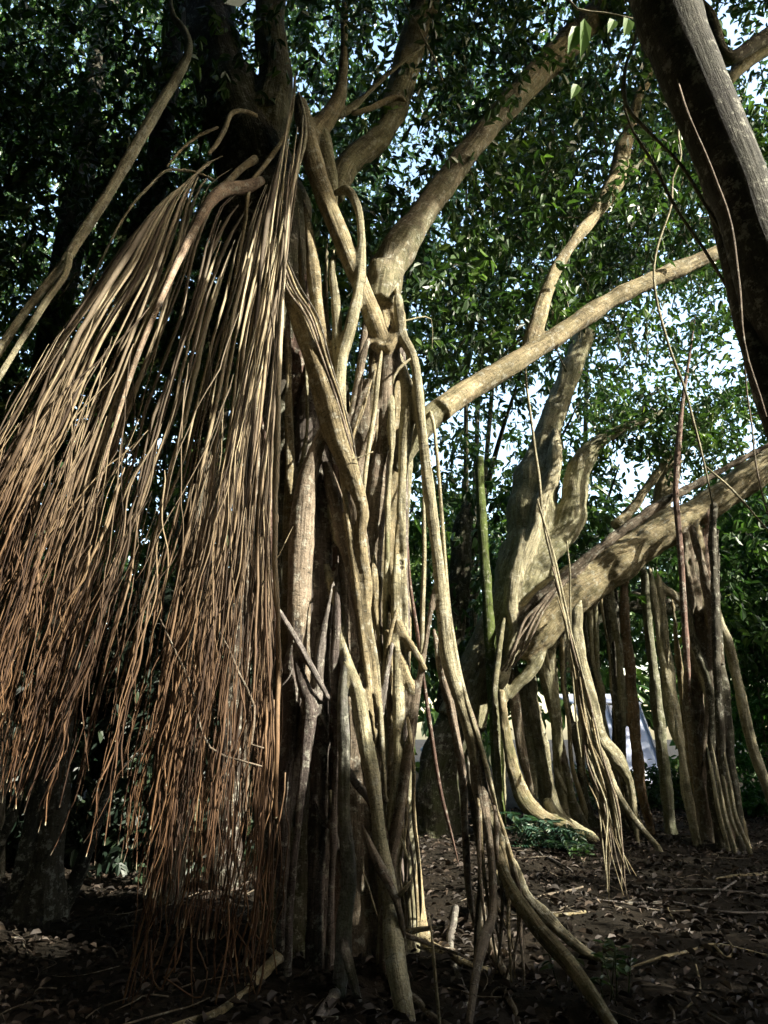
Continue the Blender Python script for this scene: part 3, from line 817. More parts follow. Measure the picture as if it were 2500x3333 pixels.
def hanging_root(u, t0, t1, w0, w1, yb, kink=3.0, drift=12.0, du=0.0):
    n = int(34 * (t1 - t0)) + 10
    t = np.linspace(t0, t1, n)
    p = np.array([curtain_path(float(np.clip(u + du * (tt - t0), 0, 10.99)), tt, tt, 1)[0] for tt in t])
    wob = smooth_noise(n, 1.5, kink) + smooth_noise(n, 8, drift)
    p[:, 0] += wob - wob[0] * .8
    Y = yb + .75 * np.exp(-t / .12) + smooth_noise(n, 6, .03)
    C = np.zeros((n, 3))
    R = np.zeros(n)
    for i in range(n):
        q, dep = P(p[i, 0], p[i, 1], Y[i])
        C[i] = q
        s = i / (n - 1)
        R[i] = (w0 * (1 - s) + w1 * s) * .5 * dep / F * min(1, .25 + 8 * s)
    R *= 1 + smooth_noise(n, 1.2, .10)
    v, f, bc, al = tube_arrays(C, np.maximum(R, .0012), 6, .03, .03)
    t_al = np.clip(t0 + (t1 - t0) * al, 0, 1)
    # colour follows age: woody above, young and reddish towards the growing tip, also darkened there for shade
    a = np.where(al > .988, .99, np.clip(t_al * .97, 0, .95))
    return v, f, bc, a

roots = []
def tipt(b):
    return float(np.clip(b + rng.normal(0, .065), .5, 1.0))
# woody leaders
for k in range(66):
    u = float(np.clip(.1 + 10.7 * (k + rng.uniform(-.4, 1.4)) / 66, 0, 10.9))
    t1 = rng.uniform(.6, .98)
    w = float(np.clip(np.exp(rng.normal(2.2, .45)), 5, 24))
    roots.append((hanging_root(u, rng.uniform(0, .1), t1, w, w * rng.uniform(.4, .7), rng.uniform(4.2, 5.0), 1.1, 8, rng.normal(0, .35)), 1))
for k in range(9):           # leaders that swing out to the left
    w = float(np.clip(np.exp(rng.normal(2.2, .4)), 5, 20))
    roots.append((hanging_root(rng.uniform(0, 3.2), rng.uniform(.02, .2), rng.uniform(.6, 1), w, w * .5, rng.uniform(4.2, 4.9), 1.1, 9, rng.normal(0, .35)), 1))
for k in range(34):          # strays that cross the rest
    u = rng.uniform(2, 10); t0 = rng.uniform(.2, .55)
    roots.append((hanging_root(u, t0, t0 + rng.uniform(.25, .45), rng.uniform(3, 7), 2.2, rng.uniform(4.0, 4.5), 2.5, 14, rng.choice([-1, 1]) * rng.uniform(2.0, 5.5)), 0))
for k in range(70):
    u = rng.uniform(0, 3.4); t0 = rng.uniform(.3, .6)
    roots.append((hanging_root(u, t0, min(1, t0 + rng.uniform(.3, .6)), rng.uniform(3, 8), 2.4, rng.uniform(4.1, 4.9), 1.5, 12, rng.normal(0, .5)), 0))
# fine roots hang in bundles with open gaps between them
BUN = []
for k in range(30):
    BUN.append((rng.uniform(0.5, 10.95), rng.uniform(.05, .2), rng.uniform(.74, 1.0), rng.uniform(4.0, 5.2), rng.uniform(.36, .62)))
BUN += [(b + 2, .13, tp, yb, st) for b, tp, yb, st in ((.6, .97, 4.3, .45), (1.7, .97, 4.4, .42), (2.4, .98, 4.3, .45), (3.1, .99, 4.4, .5), (4.2, .97, 4.3, .45), (5.1, 1.0, 4.4, .5), (6.4, .98, 4.5, .4), (7.4, 1.0, 4.4, .5), (8.6, 1.0, 4.5, .45))]
for k in range(420):
    if k % 5 < 4:
        b = BUN[rng.integers(len(BUN))]
    else:
        b = (rng.uniform(.3, 10.9), .3, rng.uniform(.7, .98), rng.uniform(4.0, 5.2), rng.uniform(.3, .64))
    u = float(np.clip(rng.normal(b[0], b[1]), 0, 10.99))
    t0 = b[4] + rng.uniform(-.08, .28)
    tp = tipt(b[2])
    t1 = min(tp, t0 + rng.uniform(.3, .7)) if k % 3 == 0 else tp
    if t1 - t0 < .15:
        t1 = t0 + .15
    w = float(np.clip(np.exp(rng.normal(1.5, .42)), 2.6, 11))
    roots.append((hanging_root(u, max(t0, .02), t1, w, max(2.0, w * .5), b[3] + rng.uniform(-.15, .2), rng.uniform(.8, 3.0), 13, rng.normal(0, .6)), 0))
LOW = []
for k in range(46):
    x0 = rng.uniform(560, 930); w = rng.uniform(3, 7)
    y0 = rng.uniform(2250, 2700)
    pts = [(x0, y0), (x0 - rng.uniform(0, 50) - (930 - x0) * .12, y0 + 300), (x0 - rng.uniform(10, 90) - (930 - x0) * .2, y0 + 560), (x0 - rng.uniform(0, 120) - (930 - x0) * .28, rng.uniform(3000, 3330))]
    yy = rng.uniform(4.6, 5.2)
    A = []
    for x, y in pts:
        q_, dep = P(x, y, yy)
        q_[2] = max(q_[2], -.05)
        A.append(list(q_) + [w * .5 * dep / F])
    C = catmull(np.array(A), 22)
    C[:, 0] += smooth_noise(22, 3, .012)
    v, f, bc, al = tube_arrays(C[:, :3], np.maximum(C[:, 3], .0014), 6, .03, .03)
    roots.append(((v, f, bc, np.clip(.62 + .3 * al, 0, .95)), 0))
MO = org(M)
acc = {'v': [], 'f': [], 'b': [], 'a': [], 'r': [], 'n': 0}
cnt = 0
for idx, ((v, f, bc, a), big) in enumerate(roots):
    r = float(np.clip(rng.normal(.66 if big else .42, .32), 0, 1))
    if cnt < 300 and (big or idx % 4 == 0):
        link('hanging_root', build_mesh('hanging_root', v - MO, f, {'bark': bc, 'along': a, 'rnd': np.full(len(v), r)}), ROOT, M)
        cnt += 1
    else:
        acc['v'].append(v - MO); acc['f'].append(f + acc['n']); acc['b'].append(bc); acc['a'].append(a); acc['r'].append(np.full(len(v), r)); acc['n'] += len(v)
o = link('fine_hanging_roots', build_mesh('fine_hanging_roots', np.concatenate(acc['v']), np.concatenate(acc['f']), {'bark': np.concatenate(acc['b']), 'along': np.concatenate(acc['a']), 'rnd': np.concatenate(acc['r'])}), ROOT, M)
o['kind'] = 'stuff'
# thick pale liana arching down on the left and its forks
tube('R1', [(720, -120, 14), (735, 0, 18), (750, 70, 24), (800, 140, 34), (815, 220, 40), (770, 320, 42), (680, 470, 45), (560, 680, 46), (440, 880, 44), (330, 1050, 42), (285, 1125, 40), (170, 1270, 34), (40, 1440, 32), (-120, 1680, 30), (-260, 1900, 28)], [5.2, 4.6, 4.4], M, 'hanging_root', PALE, .1, 12, .03)
tube('R1', [(300, 1100, 30), (285, 1180, 28), (200, 1300, 28), (90, 1475, 26), (-60, 1720, 24), (-200, 1960, 20)], [4.45, 4.4], M, 'hanging_root', PALE, .1, 10, .03)
tube('R1', [(270, 1140, 20), (230, 1200, 20), (120, 1340, 22), (-20, 1560, 20), (-180, 1820, 18)], [4.5, 4.5], M, 'hanging_root', TAN, .1, 10, .03)
# stub limb that carries a bundle, and hooked roots above
tube('R1', [(1130, 780, 40), (1060, 810, 56), (990, 815, 60), (930, 850, 52), (880, 920, 40), (830, 1010, 34), (760, 1150, 30), (680, 1330, 26), (600, 1520, 22), (520, 1760, 18), (450, 2000, 13), (390, 2250, 8)], [5.3, 4.6, 4.4], M, 'hanging_root', (.36, .27, .19, 1), 0, 12, .05)
tube('R1', [(1100, 690, 40), (1040, 730, 34), (980, 790, 30), (900, 860, 26), (800, 1050, 24), (700, 1260, 21), (600, 1475, 18), (510, 1720, 15), (440, 1960, 11), (390, 2200, 7)], [5.4, 4.6, 4.45], M, 'hanging_root', TAN, 0, 10, .04)
tube('R1', [(1110, 500, 16), (1050, 478, 20), (1000, 490, 22), (970, 560, 22), (930, 630, 20), (900, 665, 16)], [5.5, 5.0], M, 'hanging_root', TAN, 0, 8, .04)
tube('R1', [(920, 775, 10), (850, 745, 14), (780, 735, 14), (720, 735, 12), (650, 800, 12), (560, 900, 12), (460, 1080, 11), (340, 1350, 10), (240, 1620, 9), (160, 1900, 6)], [5.2, 4.6], M, 'hanging_root', PALE, 0, 8, .03)
tube('R1', [(940, 550, 12), (870, 580, 14), (790, 640, 12), (720, 720, 10)], [5.4, 5.0], M, 'hanging_root', TAN, 0, 8, .03)
tube('R1', [(1275, 330, 10), (1265, 450, 14), (1235, 580, 18), (1190, 650, 20), (1130, 730, 22), (1080, 800, 20), (1060, 950, 16), (1030, 1120, 14), (970, 1420, 13), (920, 1700, 11), (890, 2000, 7)], [5.5, 4.9], M, 'hanging_root', TAN, 0, 8, .04)
tube('R1', [(1290, 400, 12), (1315, 500, 15), (1320, 600, 15), (1290, 720, 14), (1240, 900, 14), (1190, 1080, 14), (1120, 1320, 14), (1030, 1700, 14), (985, 1960, 12)], [5.5, 5.0, 4.7], M, 'hanging_root', PALE, 0, 8, .03)
for a, b, c_ in (((560, 1540), (680, 1690), (850, 1830)), ((770, 1610), (820, 1700), (860, 1770))):   # loops of thin root across the curtain
    tube('P', [(a[0], a[1] + 560, 9), (a[0] + 60, a[1] + 690, 9), (b[0], b[1] + 740, 8), (c_[0], c_[1] + 665, 6)], 4.15, M, 'aerial_root', BROWN, 0, 6, .03, wig=.006)

# ------------------------------------------------------------------ second banyan
S = SECOND
tube('R4', [(330, 1640, 190), (420, 1400, 190), (520, 1200, 205), (600, 1000, 225), (640, 850, 215), (645, 700, 225), (670, 560, 190), (705, 420, 122), (740, 300, 112), (810, 120, 100), (860, -20, 92), (900, -200, 80), (940, -420, 60)], 12.2, S, 'trunk', OLIVE, .3, 22, .07, step=.14)
tube('R4', [(330, 1640, 190), (250, 1800, 180), (230, 1960, 190), (240, 2130, 230)], 12.3, S, 'trunk', DARK, .5, 20, .08, step=.14, sink=True)
tube('R4', [(620, 960, 130), (720, 880, 136), (790, 800, 122), (820, 700, 110), (832, 600, 100), (865, 510, 84), (925, 440, 62), (1010, 385, 44), (1110, 350, 30), (1200, 300, 16)], 12.0, S, 'limb', OLIVE, .35, 16, .06)
tube('R4', [(740, 470, 60), (735, 560, 66), (680, 700, 60), (640, 850, 60), (600, 960, 50)], 11.7, S, 'stem', PALE, .1, 12, .08)
tube('R4', [(590, 900, 60), (565, 1020, 72), (550, 1150, 60), (565, 1260, 56), (530, 1400, 60), (500, 1475, 56)], 11.7, S, 'stem', PALE, .2, 12, .07)
tube('ZD', [(150, -60, 60), (130, 60, 84), (140, 200, 72), (105, 400, 62), (72, 600, 54), (62, 900, 54), (64, 1200, 54), (62, 1450, 60), (62, 1520, 60)], None, S, 'prop_root', PALE, .3, 12, .06)
tube('ZD', [(60, 300, 40), (40, 430, 44), (20, 600, 44), (30, 900, 46), (40, 1300, 50), (40, 1540, 60)], None, S, 'prop_root', OLIVE, .4, 12, .06)
tube('R4', [(560, 1330, 150), (640, 1240, 205), (760, 1120, 205), (900, 1020, 192), (1050, 920, 174), (1200, 820, 160), (1350, 740, 135), (1500, 640, 130), (1640, 540, 140), (1850, 400, 140), (2100, 240, 120)], [12.0, 11.6, 11.2], S, 'limb', TAN, .25, 20, .06, step=.14)
tube('R4', [(560, 1260, 50), (640, 1150, 60), (800, 1000, 46), (1000, 840, 44), (1200, 700, 42), (1400, 590, 36), (1600, 480, 28), (1760, 400, 20)], [11.8, 11.2, 10.9], S, 'branch', BROWN, .05, 12, .07)
for k in range(5):
    tube('R4', [(560 + 15 * k, 1330 - 10 * k, 12), (640 + 12 * k, 1170 - 4 * k, 12), (800 + 12 * k, 1010 - 10 * k, 10), (960 + 60 * k, 880 - 40 * k, 8)], 11.45, S, 'aerial_root', BROWN, 0, 6, .04, wig=.02)
tube('R4', [(1000, 800, 60), (1060, 740, 46), (1130, 640, 40), (1210, 530, 34), (1290, 430, 28), (1360, 370, 22), (1430, 330, 14)], 12.2, S, 'branch', TAN, .2, 10, .05)
tube('R4', [(1190, 840, 60), (1200, 700, 80), (1230, 600, 80), (1265, 480, 40), (1280, 380, 20)], 12.6, S, 'limb', TAN, .2, 12, .06)
tube('ZD', [(250, 150, 110), (295, 260, 128), (320, 480, 104), (365, 700, 84), (395, 880, 62), (400, 1000, 50)], 12.2, S, 'prop_root', OLIVE, .25, 14, .08)
tube('ZD', [(90, 680, 50), (130, 630, 62), (200, 560, 74), (270, 470, 84), (300, 400, 70)], 11.9, S, 'limb', OLIVE, .2, 14, .06)
tube('ZD', [(215, 520, 70), (220, 640, 96), (240, 780, 104), (272, 920, 110), (300, 1100, 112), (335, 1280, 112), (375, 1390, 120), (410, 1440, 140)], None, S, 'trunk', PALE, .2, 16, .06)
tube('ZD', [(130, 640, 60), (160, 850, 70), (190, 1050, 60), (228, 1210, 44)], 12.4, S, 'prop_root', BROWN, .2, 12, .07)
tube('ZD', [(170, 640, 50), (215, 900, 56), (240, 1100, 56), (250, 1300, 60), (250, 1420, 60)], 12.6, S, 'prop_root', OLIVE, .2, 12, .07, sink=True)
tube('ZD', [(60, 640, 40), (80, 850, 56), (115, 1040, 72), (150, 1180, 86), (200, 1300, 100), (280, 1385, 96), (400, 1440, 80), (520, 1500, 64), (620, 1550, 46)], None, S, 'buttress_root', TAN, .5, 14, .08)
tube('ZD', [(330, 1300, 60), (400, 1400, 70), (470, 1440, 60), (560, 1490, 50), (640, 1540, 36)], None, S, 'buttress_root', PALE, .4, 12, .08)
tube('ZD', [(520, 180, 70), (505, 260, 84), (525, 420, 92), (570, 600, 82), (612, 760, 82), (660, 930, 82), (735, 1035, 92), (800, 1120, 72), (840, 1220, 46), (855, 1400, 42), (880, 1570, 34)], None, S, 'prop_root', PALE, .25, 14, .07)
tube('ZD', [(660, 1020, 50), (720, 1180, 50), (790, 1320, 44), (870, 1430, 44), (960, 1530, 44), (1010, 1600, 34)], None, S, 'prop_root', PALE, .1, 12, .06)
tube('ZD', [(800, -40, 50), (795, 100, 56), (805, 280, 60), (830, 500, 62), (850, 750, 66), (870, 1000, 66), (892, 1200, 66), (930, 1380, 56), (962, 1505, 40)], None, S, 'prop_root', (.27, .185, .105, 1), 0, 14, .02, label='smooth brown prop root standing straight')
tube('ZD', [(735, 150, 60), (745, 400, 58), (750, 700, 56), (752, 1000, 54), (770, 1300, 56), (790, 1480, 60)], None, S, 'prop_root', DARK, .1, 12, .05)
tube('ZD', [(905, -100, 40), (920, 0, 52), (940, 250, 56), (970, 500, 62), (1000, 800, 72), (1022, 1000, 74), (1050, 1250, 76), (1075, 1490, 84)], None, S, 'prop_root', (.25, .25, .17, 1), .35, 14, .05)
tube('ZD', [(960, -20, 46), (980, 100, 60), (1018, 300, 72), (1050, 500, 82), (1064, 650, 92), (1100, 850, 84), (1160, 1000, 82), (1230, 1160, 72), (1300, 1350, 62), (1340, 1480, 60)], None, S, 'prop_root', PALE, .15, 14, .06)
tube('ZD', [(1120, 900, 40), (1150, 1100, 58), (1178, 1300, 60), (1208, 1450, 60), (1236, 1560, 56)], None, S, 'prop_root', PALE, .1, 12, .05)
tube('ZD', [(1010, 20, 40), (1030, 150, 46), (1040, 300, 50), (1050, 420, 40)], 11.3, S, 'prop_root', PALE, .1, 10, .05)
tube('ZD', [(1040, 30, 50), (1110, 80, 56), (1160, 140, 60), (1195, 300, 50), (1240, 450, 50), (1275, 580, 40), (1300, 700, 30)], 11.3, S, 'prop_root', PALE, .1, 12, .05)
tube('ZD', [(1110, 60, 46), (1190, 140, 56), (1250, 220, 62), (1300, 300, 46)], 11.4, S, 'limb', TAN, .1, 12, .06)
tube('ZD', [(1240, -300, 90), (1250, 0, 110), (1240, 250, 124), (1222, 500, 134), (1210, 700, 132), (1222, 900, 108), (1245, 1100, 96), (1265, 1300, 90), (1285, 1540, 110)], None, S, 'trunk', BROWN, .15, 16, .09)
tube('ZD', [(1100, 250, 34), (1120, 450, 44), (1150, 700, 44), (1180, 950, 44), (1215, 1200, 44), (1260, 1520, 44)], None, S, 'prop_root', TAN, .1, 10, .06)
tube('ZD', [(1345, -330, 44), (1345, 300, 50), (1352, 600, 46), (1346, 900, 46), (1336, 1200, 50), (1320, 1540, 64)], None, S, 'prop_root', DARK, .1, 12, .05, lead=False)
tube('ZD', [(1190, -330, 50), (1250, -130, 50), (1290, 0, 52), (1360, 200, 60), (1420, 380, 66), (1480, 600, 66), (1532, 850, 66), (1592, 1050, 66), (1659, 1250, 62), (1740, 1500, 60)], None, S, 'prop_root', PALE, .1, 14, .04, lead=False)
tube('ZD', [(1370, 820, 36), (1430, 1050, 50), (1470, 1220, 44), (1500, 1420, 44), (1530, 1560, 44)], None, S, 'prop_root', TAN, .2, 10, .06)
tube('ZD', [(1330, 300, 26), (1310, 600, 34), (1290, 850, 34), (1270, 1000, 28)], 11.2, S, 'prop_root', BROWN, .1, 10, .05)
LIMB = np.array([(1250 + u * .7535, 1111 + v * .7535) for u, v in [(640, 1240), (760, 1120), (900, 1020), (1050, 920), (1200, 820), (1350, 740), (1500, 640), (1640, 540), (1850, 400)]])
def limb_zd(u):          # where the leaning limb passes above, in the same zoomed view
    y = np.interp(1600 + u * .5425, LIMB[:, 0], LIMB[:, 1])
    return (y - 1900) / .5425
for k in range(5):
    x = 1290 + 42 * k + rng.uniform(-14, 14)
    xt = x - 150 + rng.uniform(-60, 40)
    e = 1500 + rng.uniform(0, 80)
    tube('ZD', [(xt, limb_zd(xt) + 30, 44), (x - 90 + rng.uniform(-30, 30), 250, 38), (x - 30 + rng.uniform(-40, 40), 700, 44), (x + 20 + rng.uniform(-40, 40), 1150, 50), (x + 70 + rng.uniform(-30, 30), e, 58)], [11.35, 11.2, groundY(2200, 1900 + e * .5425)], S, 'prop_root', (DARK, BROWN, REDBR, TAN)[k % 4], .2, 10, .06, step=.16, wig=.025, sink=True, lead=False)
for k in range(4):
    x = 1370 + 32 * k
    tube('ZD', [(x - 40, 1180, 22), (x, 1400, 26), (x + 50 + 10 * k, 1580 + 10 * (k % 2), 22)], None, S, 'prop_root', PALE, .1, 8, .05)
tube('R4', [(1320, 60, 12), (1290, 260, 18), (1272, 440, 22), (1260, 650, 25), (1280, 900, 26), (1292, 1100, 26), (1310, 1400, 26)], 11.0, S, 'prop_root', REDBR, 0, 10, .03)
tube('R4', [(1425, 700, 30), (1420, 850, 36), (1430, 1100, 36), (1440, 1475, 36), (1470, 1900, 36)], 10.9, S, 'prop_root', DARK, .1, 10, .04, lead=False)
tube('R4', [(1330, 800, 30), (1380, 1000, 40), (1420, 1200, 46), (1450, 1400, 46)], 11.1, S, 'prop_root', BROWN, .1, 10, .05, lead=False)
tube('R4', [(700, 1130, 30), (720, 1260, 40), (730, 1400, 44), (740, 1600, 46), (760, 1900, 50), (790, 2080, 54)], None, S, 'prop_root', OLIVE, .3, 12, .07)
for k in range(16):      # row of small props under the limb
    x = 380 + 26 * k + rng.uniform(-12, 12)
    w = rng.uniform(.5, 1.5)
    tube('ZD', [(x - 70, limb_zd(x - 70) + 40, 62 * w), (x - 60, limb_zd(x - 60) + 190, 34 * w), (x - 20 + rng.uniform(-45, 45), 700, 30 * w), (x + 35 + rng.uniform(-45, 45), 1100, 34 * w), (x + 120 + rng.uniform(-50, 60), rng.uniform(1410, 1520), 50 * w)], [11.8, 12.6], S, 'prop_root', (PALE, OLIVE, BROWN, TAN, DARK)[k % 5], .25, 10, .07, step=.16, wig=.03, sink=True, lead=False)
# dark limb behind
tube('ZD', [(460, 330, 60), (560, 220, 120), (680, 140, 130), (800, 110, 120), (950, 130, 110), (1150, 150, 100)], 13.4, S, 'limb', DARK, .3, 14, .08)
tube('R4', [(250, 1600, 60), (300, 1300, 80), (330, 1000, 90), (340, 800, 80), (380, 700, 50), (440, 640, 30)], 14.0, S, 'limb', DARK, .3, 14, .06)
# tangle of thin roots hanging before the second tree
for k in range(13):
    a = k / 12
    j = lambda s: rng.uniform(-s, s)
    y0 = -500 if k % 8 == 0 else rng.uniform(-150, 650)
    x0 = np.interp(y0, [-700, -400, 0, 500, 900], [230, 290, 380, 500, 590])
    pts = [(x0, y0, 9), (x0 + (70 if y0 > 300 else 110) + 20 * a, y0 + 420, 13), (560 + 110 * a + j(20), max(y0 + 650, 980) + j(30), 14), (630 + 130 * a + j(25), 1330 + j(40), 12), (655 + 150 * a + j(30), 1560 + j(50), 9), (680 + 170 * a + j(40), rng.uniform(1620, 1930), 4)]
    tube('ZD', pts, [7.2, 7.2, rng.uniform(6.9, 7.5)], S, 'hanging_root', (PALE, TAN, TAN, BROWN)[k % 4], .05, 8, .03, step=.12, wig=.014)
tube('R4', [(608, 60, 9), (612, 140, 11), (650, 430, 13), (690, 780, 13), (740, 1000, 13), (800, 1300, 15), (850, 1520, 16), (930, 1850, 14), (980, 2080, 12)], 7.2, S, 'hanging_root', PALE, .05, 8, .02, wig=.006)
tube('R4', [(790, 860, 6), (800, 1050, 8), (810, 1400, 8), (850, 1800, 8)], 7.4, S, 'hanging_root', OLIVE, 0, 6, .02, wig=.006)

fuse(MAIN, .0135, 7, .0032)
fuse(SECOND, .03, 4, .009)

# ------------------------------------------------------------------ near leaning tree
tube('R2', [(1060, -480, 235), (1130, -220, 242), (1228, 60, 248), (1324, 310, 244), (1436, 570, 242), (1548, 850, 246), (1650, 1150, 262), (1780, 1500, 275), (1930, 1950, 300), (2100, 2500, 340)], [3.0, 3.0, 3.1, 3.3], NEAR, 'trunk', (.075, .072, .06, 1), .1, 28, .03, rough=.004, step=.08, sink=True)
tube('R2', [(1360, 640, 60), (1440, 850, 90), (1510, 1080, 110), (1570, 1320, 120), (1620, 1560, 110), (1680, 1800, 90), (1740, 2050, 70)], [3.3, 3.2], NEAR, 'stem', DARK, .1, 14, .06)
tube('R2', [(1300, 420, 10), (1400, 700, 12), (1480, 930, 12), (1530, 1200, 12), (1560, 1475, 12), (1640, 1800, 12)], 2.85, NEAR, 'aerial_root', BROWN, 0, 6, .03, wig=.012)
FUSE_MIN.clear()
tube('R2', [(1250, -60, 60), (1400, 60, 50), (1480, 250, 60), (1600, 190, 70), (1760, 90, 80)], 6.5, MAIN, 'branch', DARK, .2, 10, .05)
tube('R2', [(1480, 360, 50), (1560, 270, 70), (1650, 200, 90), (1800, 100, 90)], 6.8, MAIN, 'branch', OLIVE, .2, 10, .05)
tw_pts = [(1820, -60, 8), (1880, 30, 7), (1960, 40, 6), (2060, 60, 5)]
tube('P', tw_pts, 3.6, NEAR, 'twig', OLIVE, .1, 6, .03, lead=False)
for (bx_, by_, tx_, ty_, wr) in ((1885, 85, 1858, 155, .5), (1902, 60, 1905, 165, .35), (2000, 65, 1985, 95, .6), (2045, 60, 2040, 105, .6), (1880, 275, 1865, 310, .55)):
    b_, dep = P(bx_, by_, 3.6)
    t_, _ = P(tx_, ty_, 3.55)
    NEARLEAF.append((b_, t_ - b_, wr))
# free vines
def vine(zoom, pts, Y, label, col=OLIVE, wig=.008):
    q = zp(zoom, pts)
    base, _ = P(q[0][0], q[0][1], Y[0] if isinstance(Y, (list, tuple)) else Y)
    o = tube(zoom, pts, Y, None, 'vine', col, .2, 8, .03, step=.07, wig=wig)
    return tag(o, label, 'vine', 'vines hanging at the upper right')
vine('R2', [(1100, 90, 14), (1075, 200, 15), (1038, 300, 17), (1040, 450, 17), (1140, 560, 14), (1290, 720, 14), (1420, 920, 14), (1530, 1130, 13), (1659, 1390, 13), (1800, 1680, 13)], 3.2, 'thick green vine bending beside the dark trunk and running down right')
vine('R2', [(1045, 455, 12), (1085, 580, 13), (1150, 680, 13), (1250, 870, 13), (1400, 1100, 13), (1530, 1320, 12), (1659, 1460, 12), (1800, 1600, 12)], 3.3, 'green vine parting from the thick vine at its bend')
vine('R2', [(1225, 380, 9), (1250, 445, 10), (1275, 490, 10), (1270, 580, 9), (1282, 680, 9), (1245, 770, 10), (1235, 900, 9), (1165, 1130, 10), (1175, 1300, 10), (1225, 1474, 11), (1300, 1675, 11), (1350, 1870, 10), (1390, 2040, 9), (1420, 2200, 8)], 3.6, 'pale zigzag vine hanging in front of the long limb', PALE, .006)
vine('R4', [(1390, 540, 8), (1470, 610, 9), (1560, 700, 8), (1659, 815, 8), (1800, 960, 8)], 4.0, 'thin pale straight vine slanting below the leaning limb', PALE, .003)
vine('R4', [(1540, -100, 7), (1570, 200, 7), (1590, 400, 7), (1615, 560, 7), (1659, 720, 7), (1720, 900, 7)], 3.8, 'thin brown vine beside the right edge below the dark trunk', BROWN, .006)
vine('R2', [(60, -40, 7), (120, 70, 8), (180, 190, 8), (220, 260, 8), (250, 350, 7)], 5.2, 'thin pale vine dangling before the top middle branches', PALE, .004)

# mossy upright pole
pole = tube('R4', [(415, 500, 36), (412, 560, 40), (425, 800, 42), (445, 1100, 46), (470, 1475, 50), (490, 1800, 48), (505, 2080, 46), (512, 2150, 48)], None, None, 'mossy_pole', GREEN, .6, 14, .03, label=None)
tag(pole, 'straight green mossy pole with a cut top between the two banyans', 'pole')

# ------------------------------------------------------------------ leaves
def leaf_arrays(pos, d, nrm, ln, wd, rnd, fold=.18):
    """one folded leaf of two quads each: base, tip and two outline points per side"""
    d = d / (np.linalg.norm(d, axis=1)[:, None] + 1e-9)
    s = np.cross(nrm, d)
    s /= np.linalg.norm(s, axis=1)[:, None] + 1e-9
    u = np.cross(d, s)
    L, W = ln[:, None], wd[:, None]
    droop = -u * L * .10
    b = pos
    t = pos + d * L + droop * 1.6
    m1, m2 = pos + d * L * .30, pos + d * L * .70 + droop * .5
    up = u * W * fold
    V = np.stack([b, m1 + s * W * .46 + up, m2 + s * W * .40 + up, t, m2 - s * W * .40 + up, m1 - s * W * .46 + up], 1).reshape(-1, 3)
    n = len(pos)
    k = np.arange(n)[:, None] * 6
    Fq = np.concatenate([k + np.array([[0, 1, 2, 3]]), k + np.array([[0, 3, 4, 5]])], 1).reshape(-1, 4)
    return V, Fq, np.repeat(rnd, 6)

def clusters_to_leaves(cen, size, per, lmin, lmax):
    n = len(cen)
    tw = rng.normal(0, 1, (n, 3))
    tw[:, 2] = tw[:, 2] * .5 - .25
    tw /= np.linalg.norm(tw, axis=1)[:, None]
    k = np.repeat(np.arange(n), per)
    tt = rng.uniform(-.6, 1, len(k))
    pos = cen[k] + tw[k] * (tt * size[k])[:, None] + rng.normal(0, .10, (len(k), 3)) * size[k][:, None]
    d = tw[k] * .6 + rng.normal(0, .75, (len(k), 3))
    d[:, 2] -= .45
    nr = rng.normal(0, .55, (len(k), 3))
    nr[:, 2] += 1
    ln = rng.uniform(lmin, lmax, len(k))
    base = rng.uniform(0, 1, n)
    rnd = np.clip(.55 * base[k] + .45 * rng.uniform(0, 1, len(k)), 0, 1)
    return pos, d, nr, ln, ln * rng.uniform(.36, .52, len(k)), rnd

for b_, d_, wr in NEARLEAF:
    L_ = float(np.linalg.norm(d_))
    V, Fq, rr = leaf_arrays(np.zeros((1, 3)), d_[None], np.array([[.35, -.85, .4]]), np.array([L_]), np.array([L_ * wr * .75]), np.array([.7]))
    o = link('leaf', build_mesh('leaf', V, Fq, {'rnd': rr}, False), LEAF, NEAR)
    o.location = tuple(float(q) for q in b_ - org(NEAR))
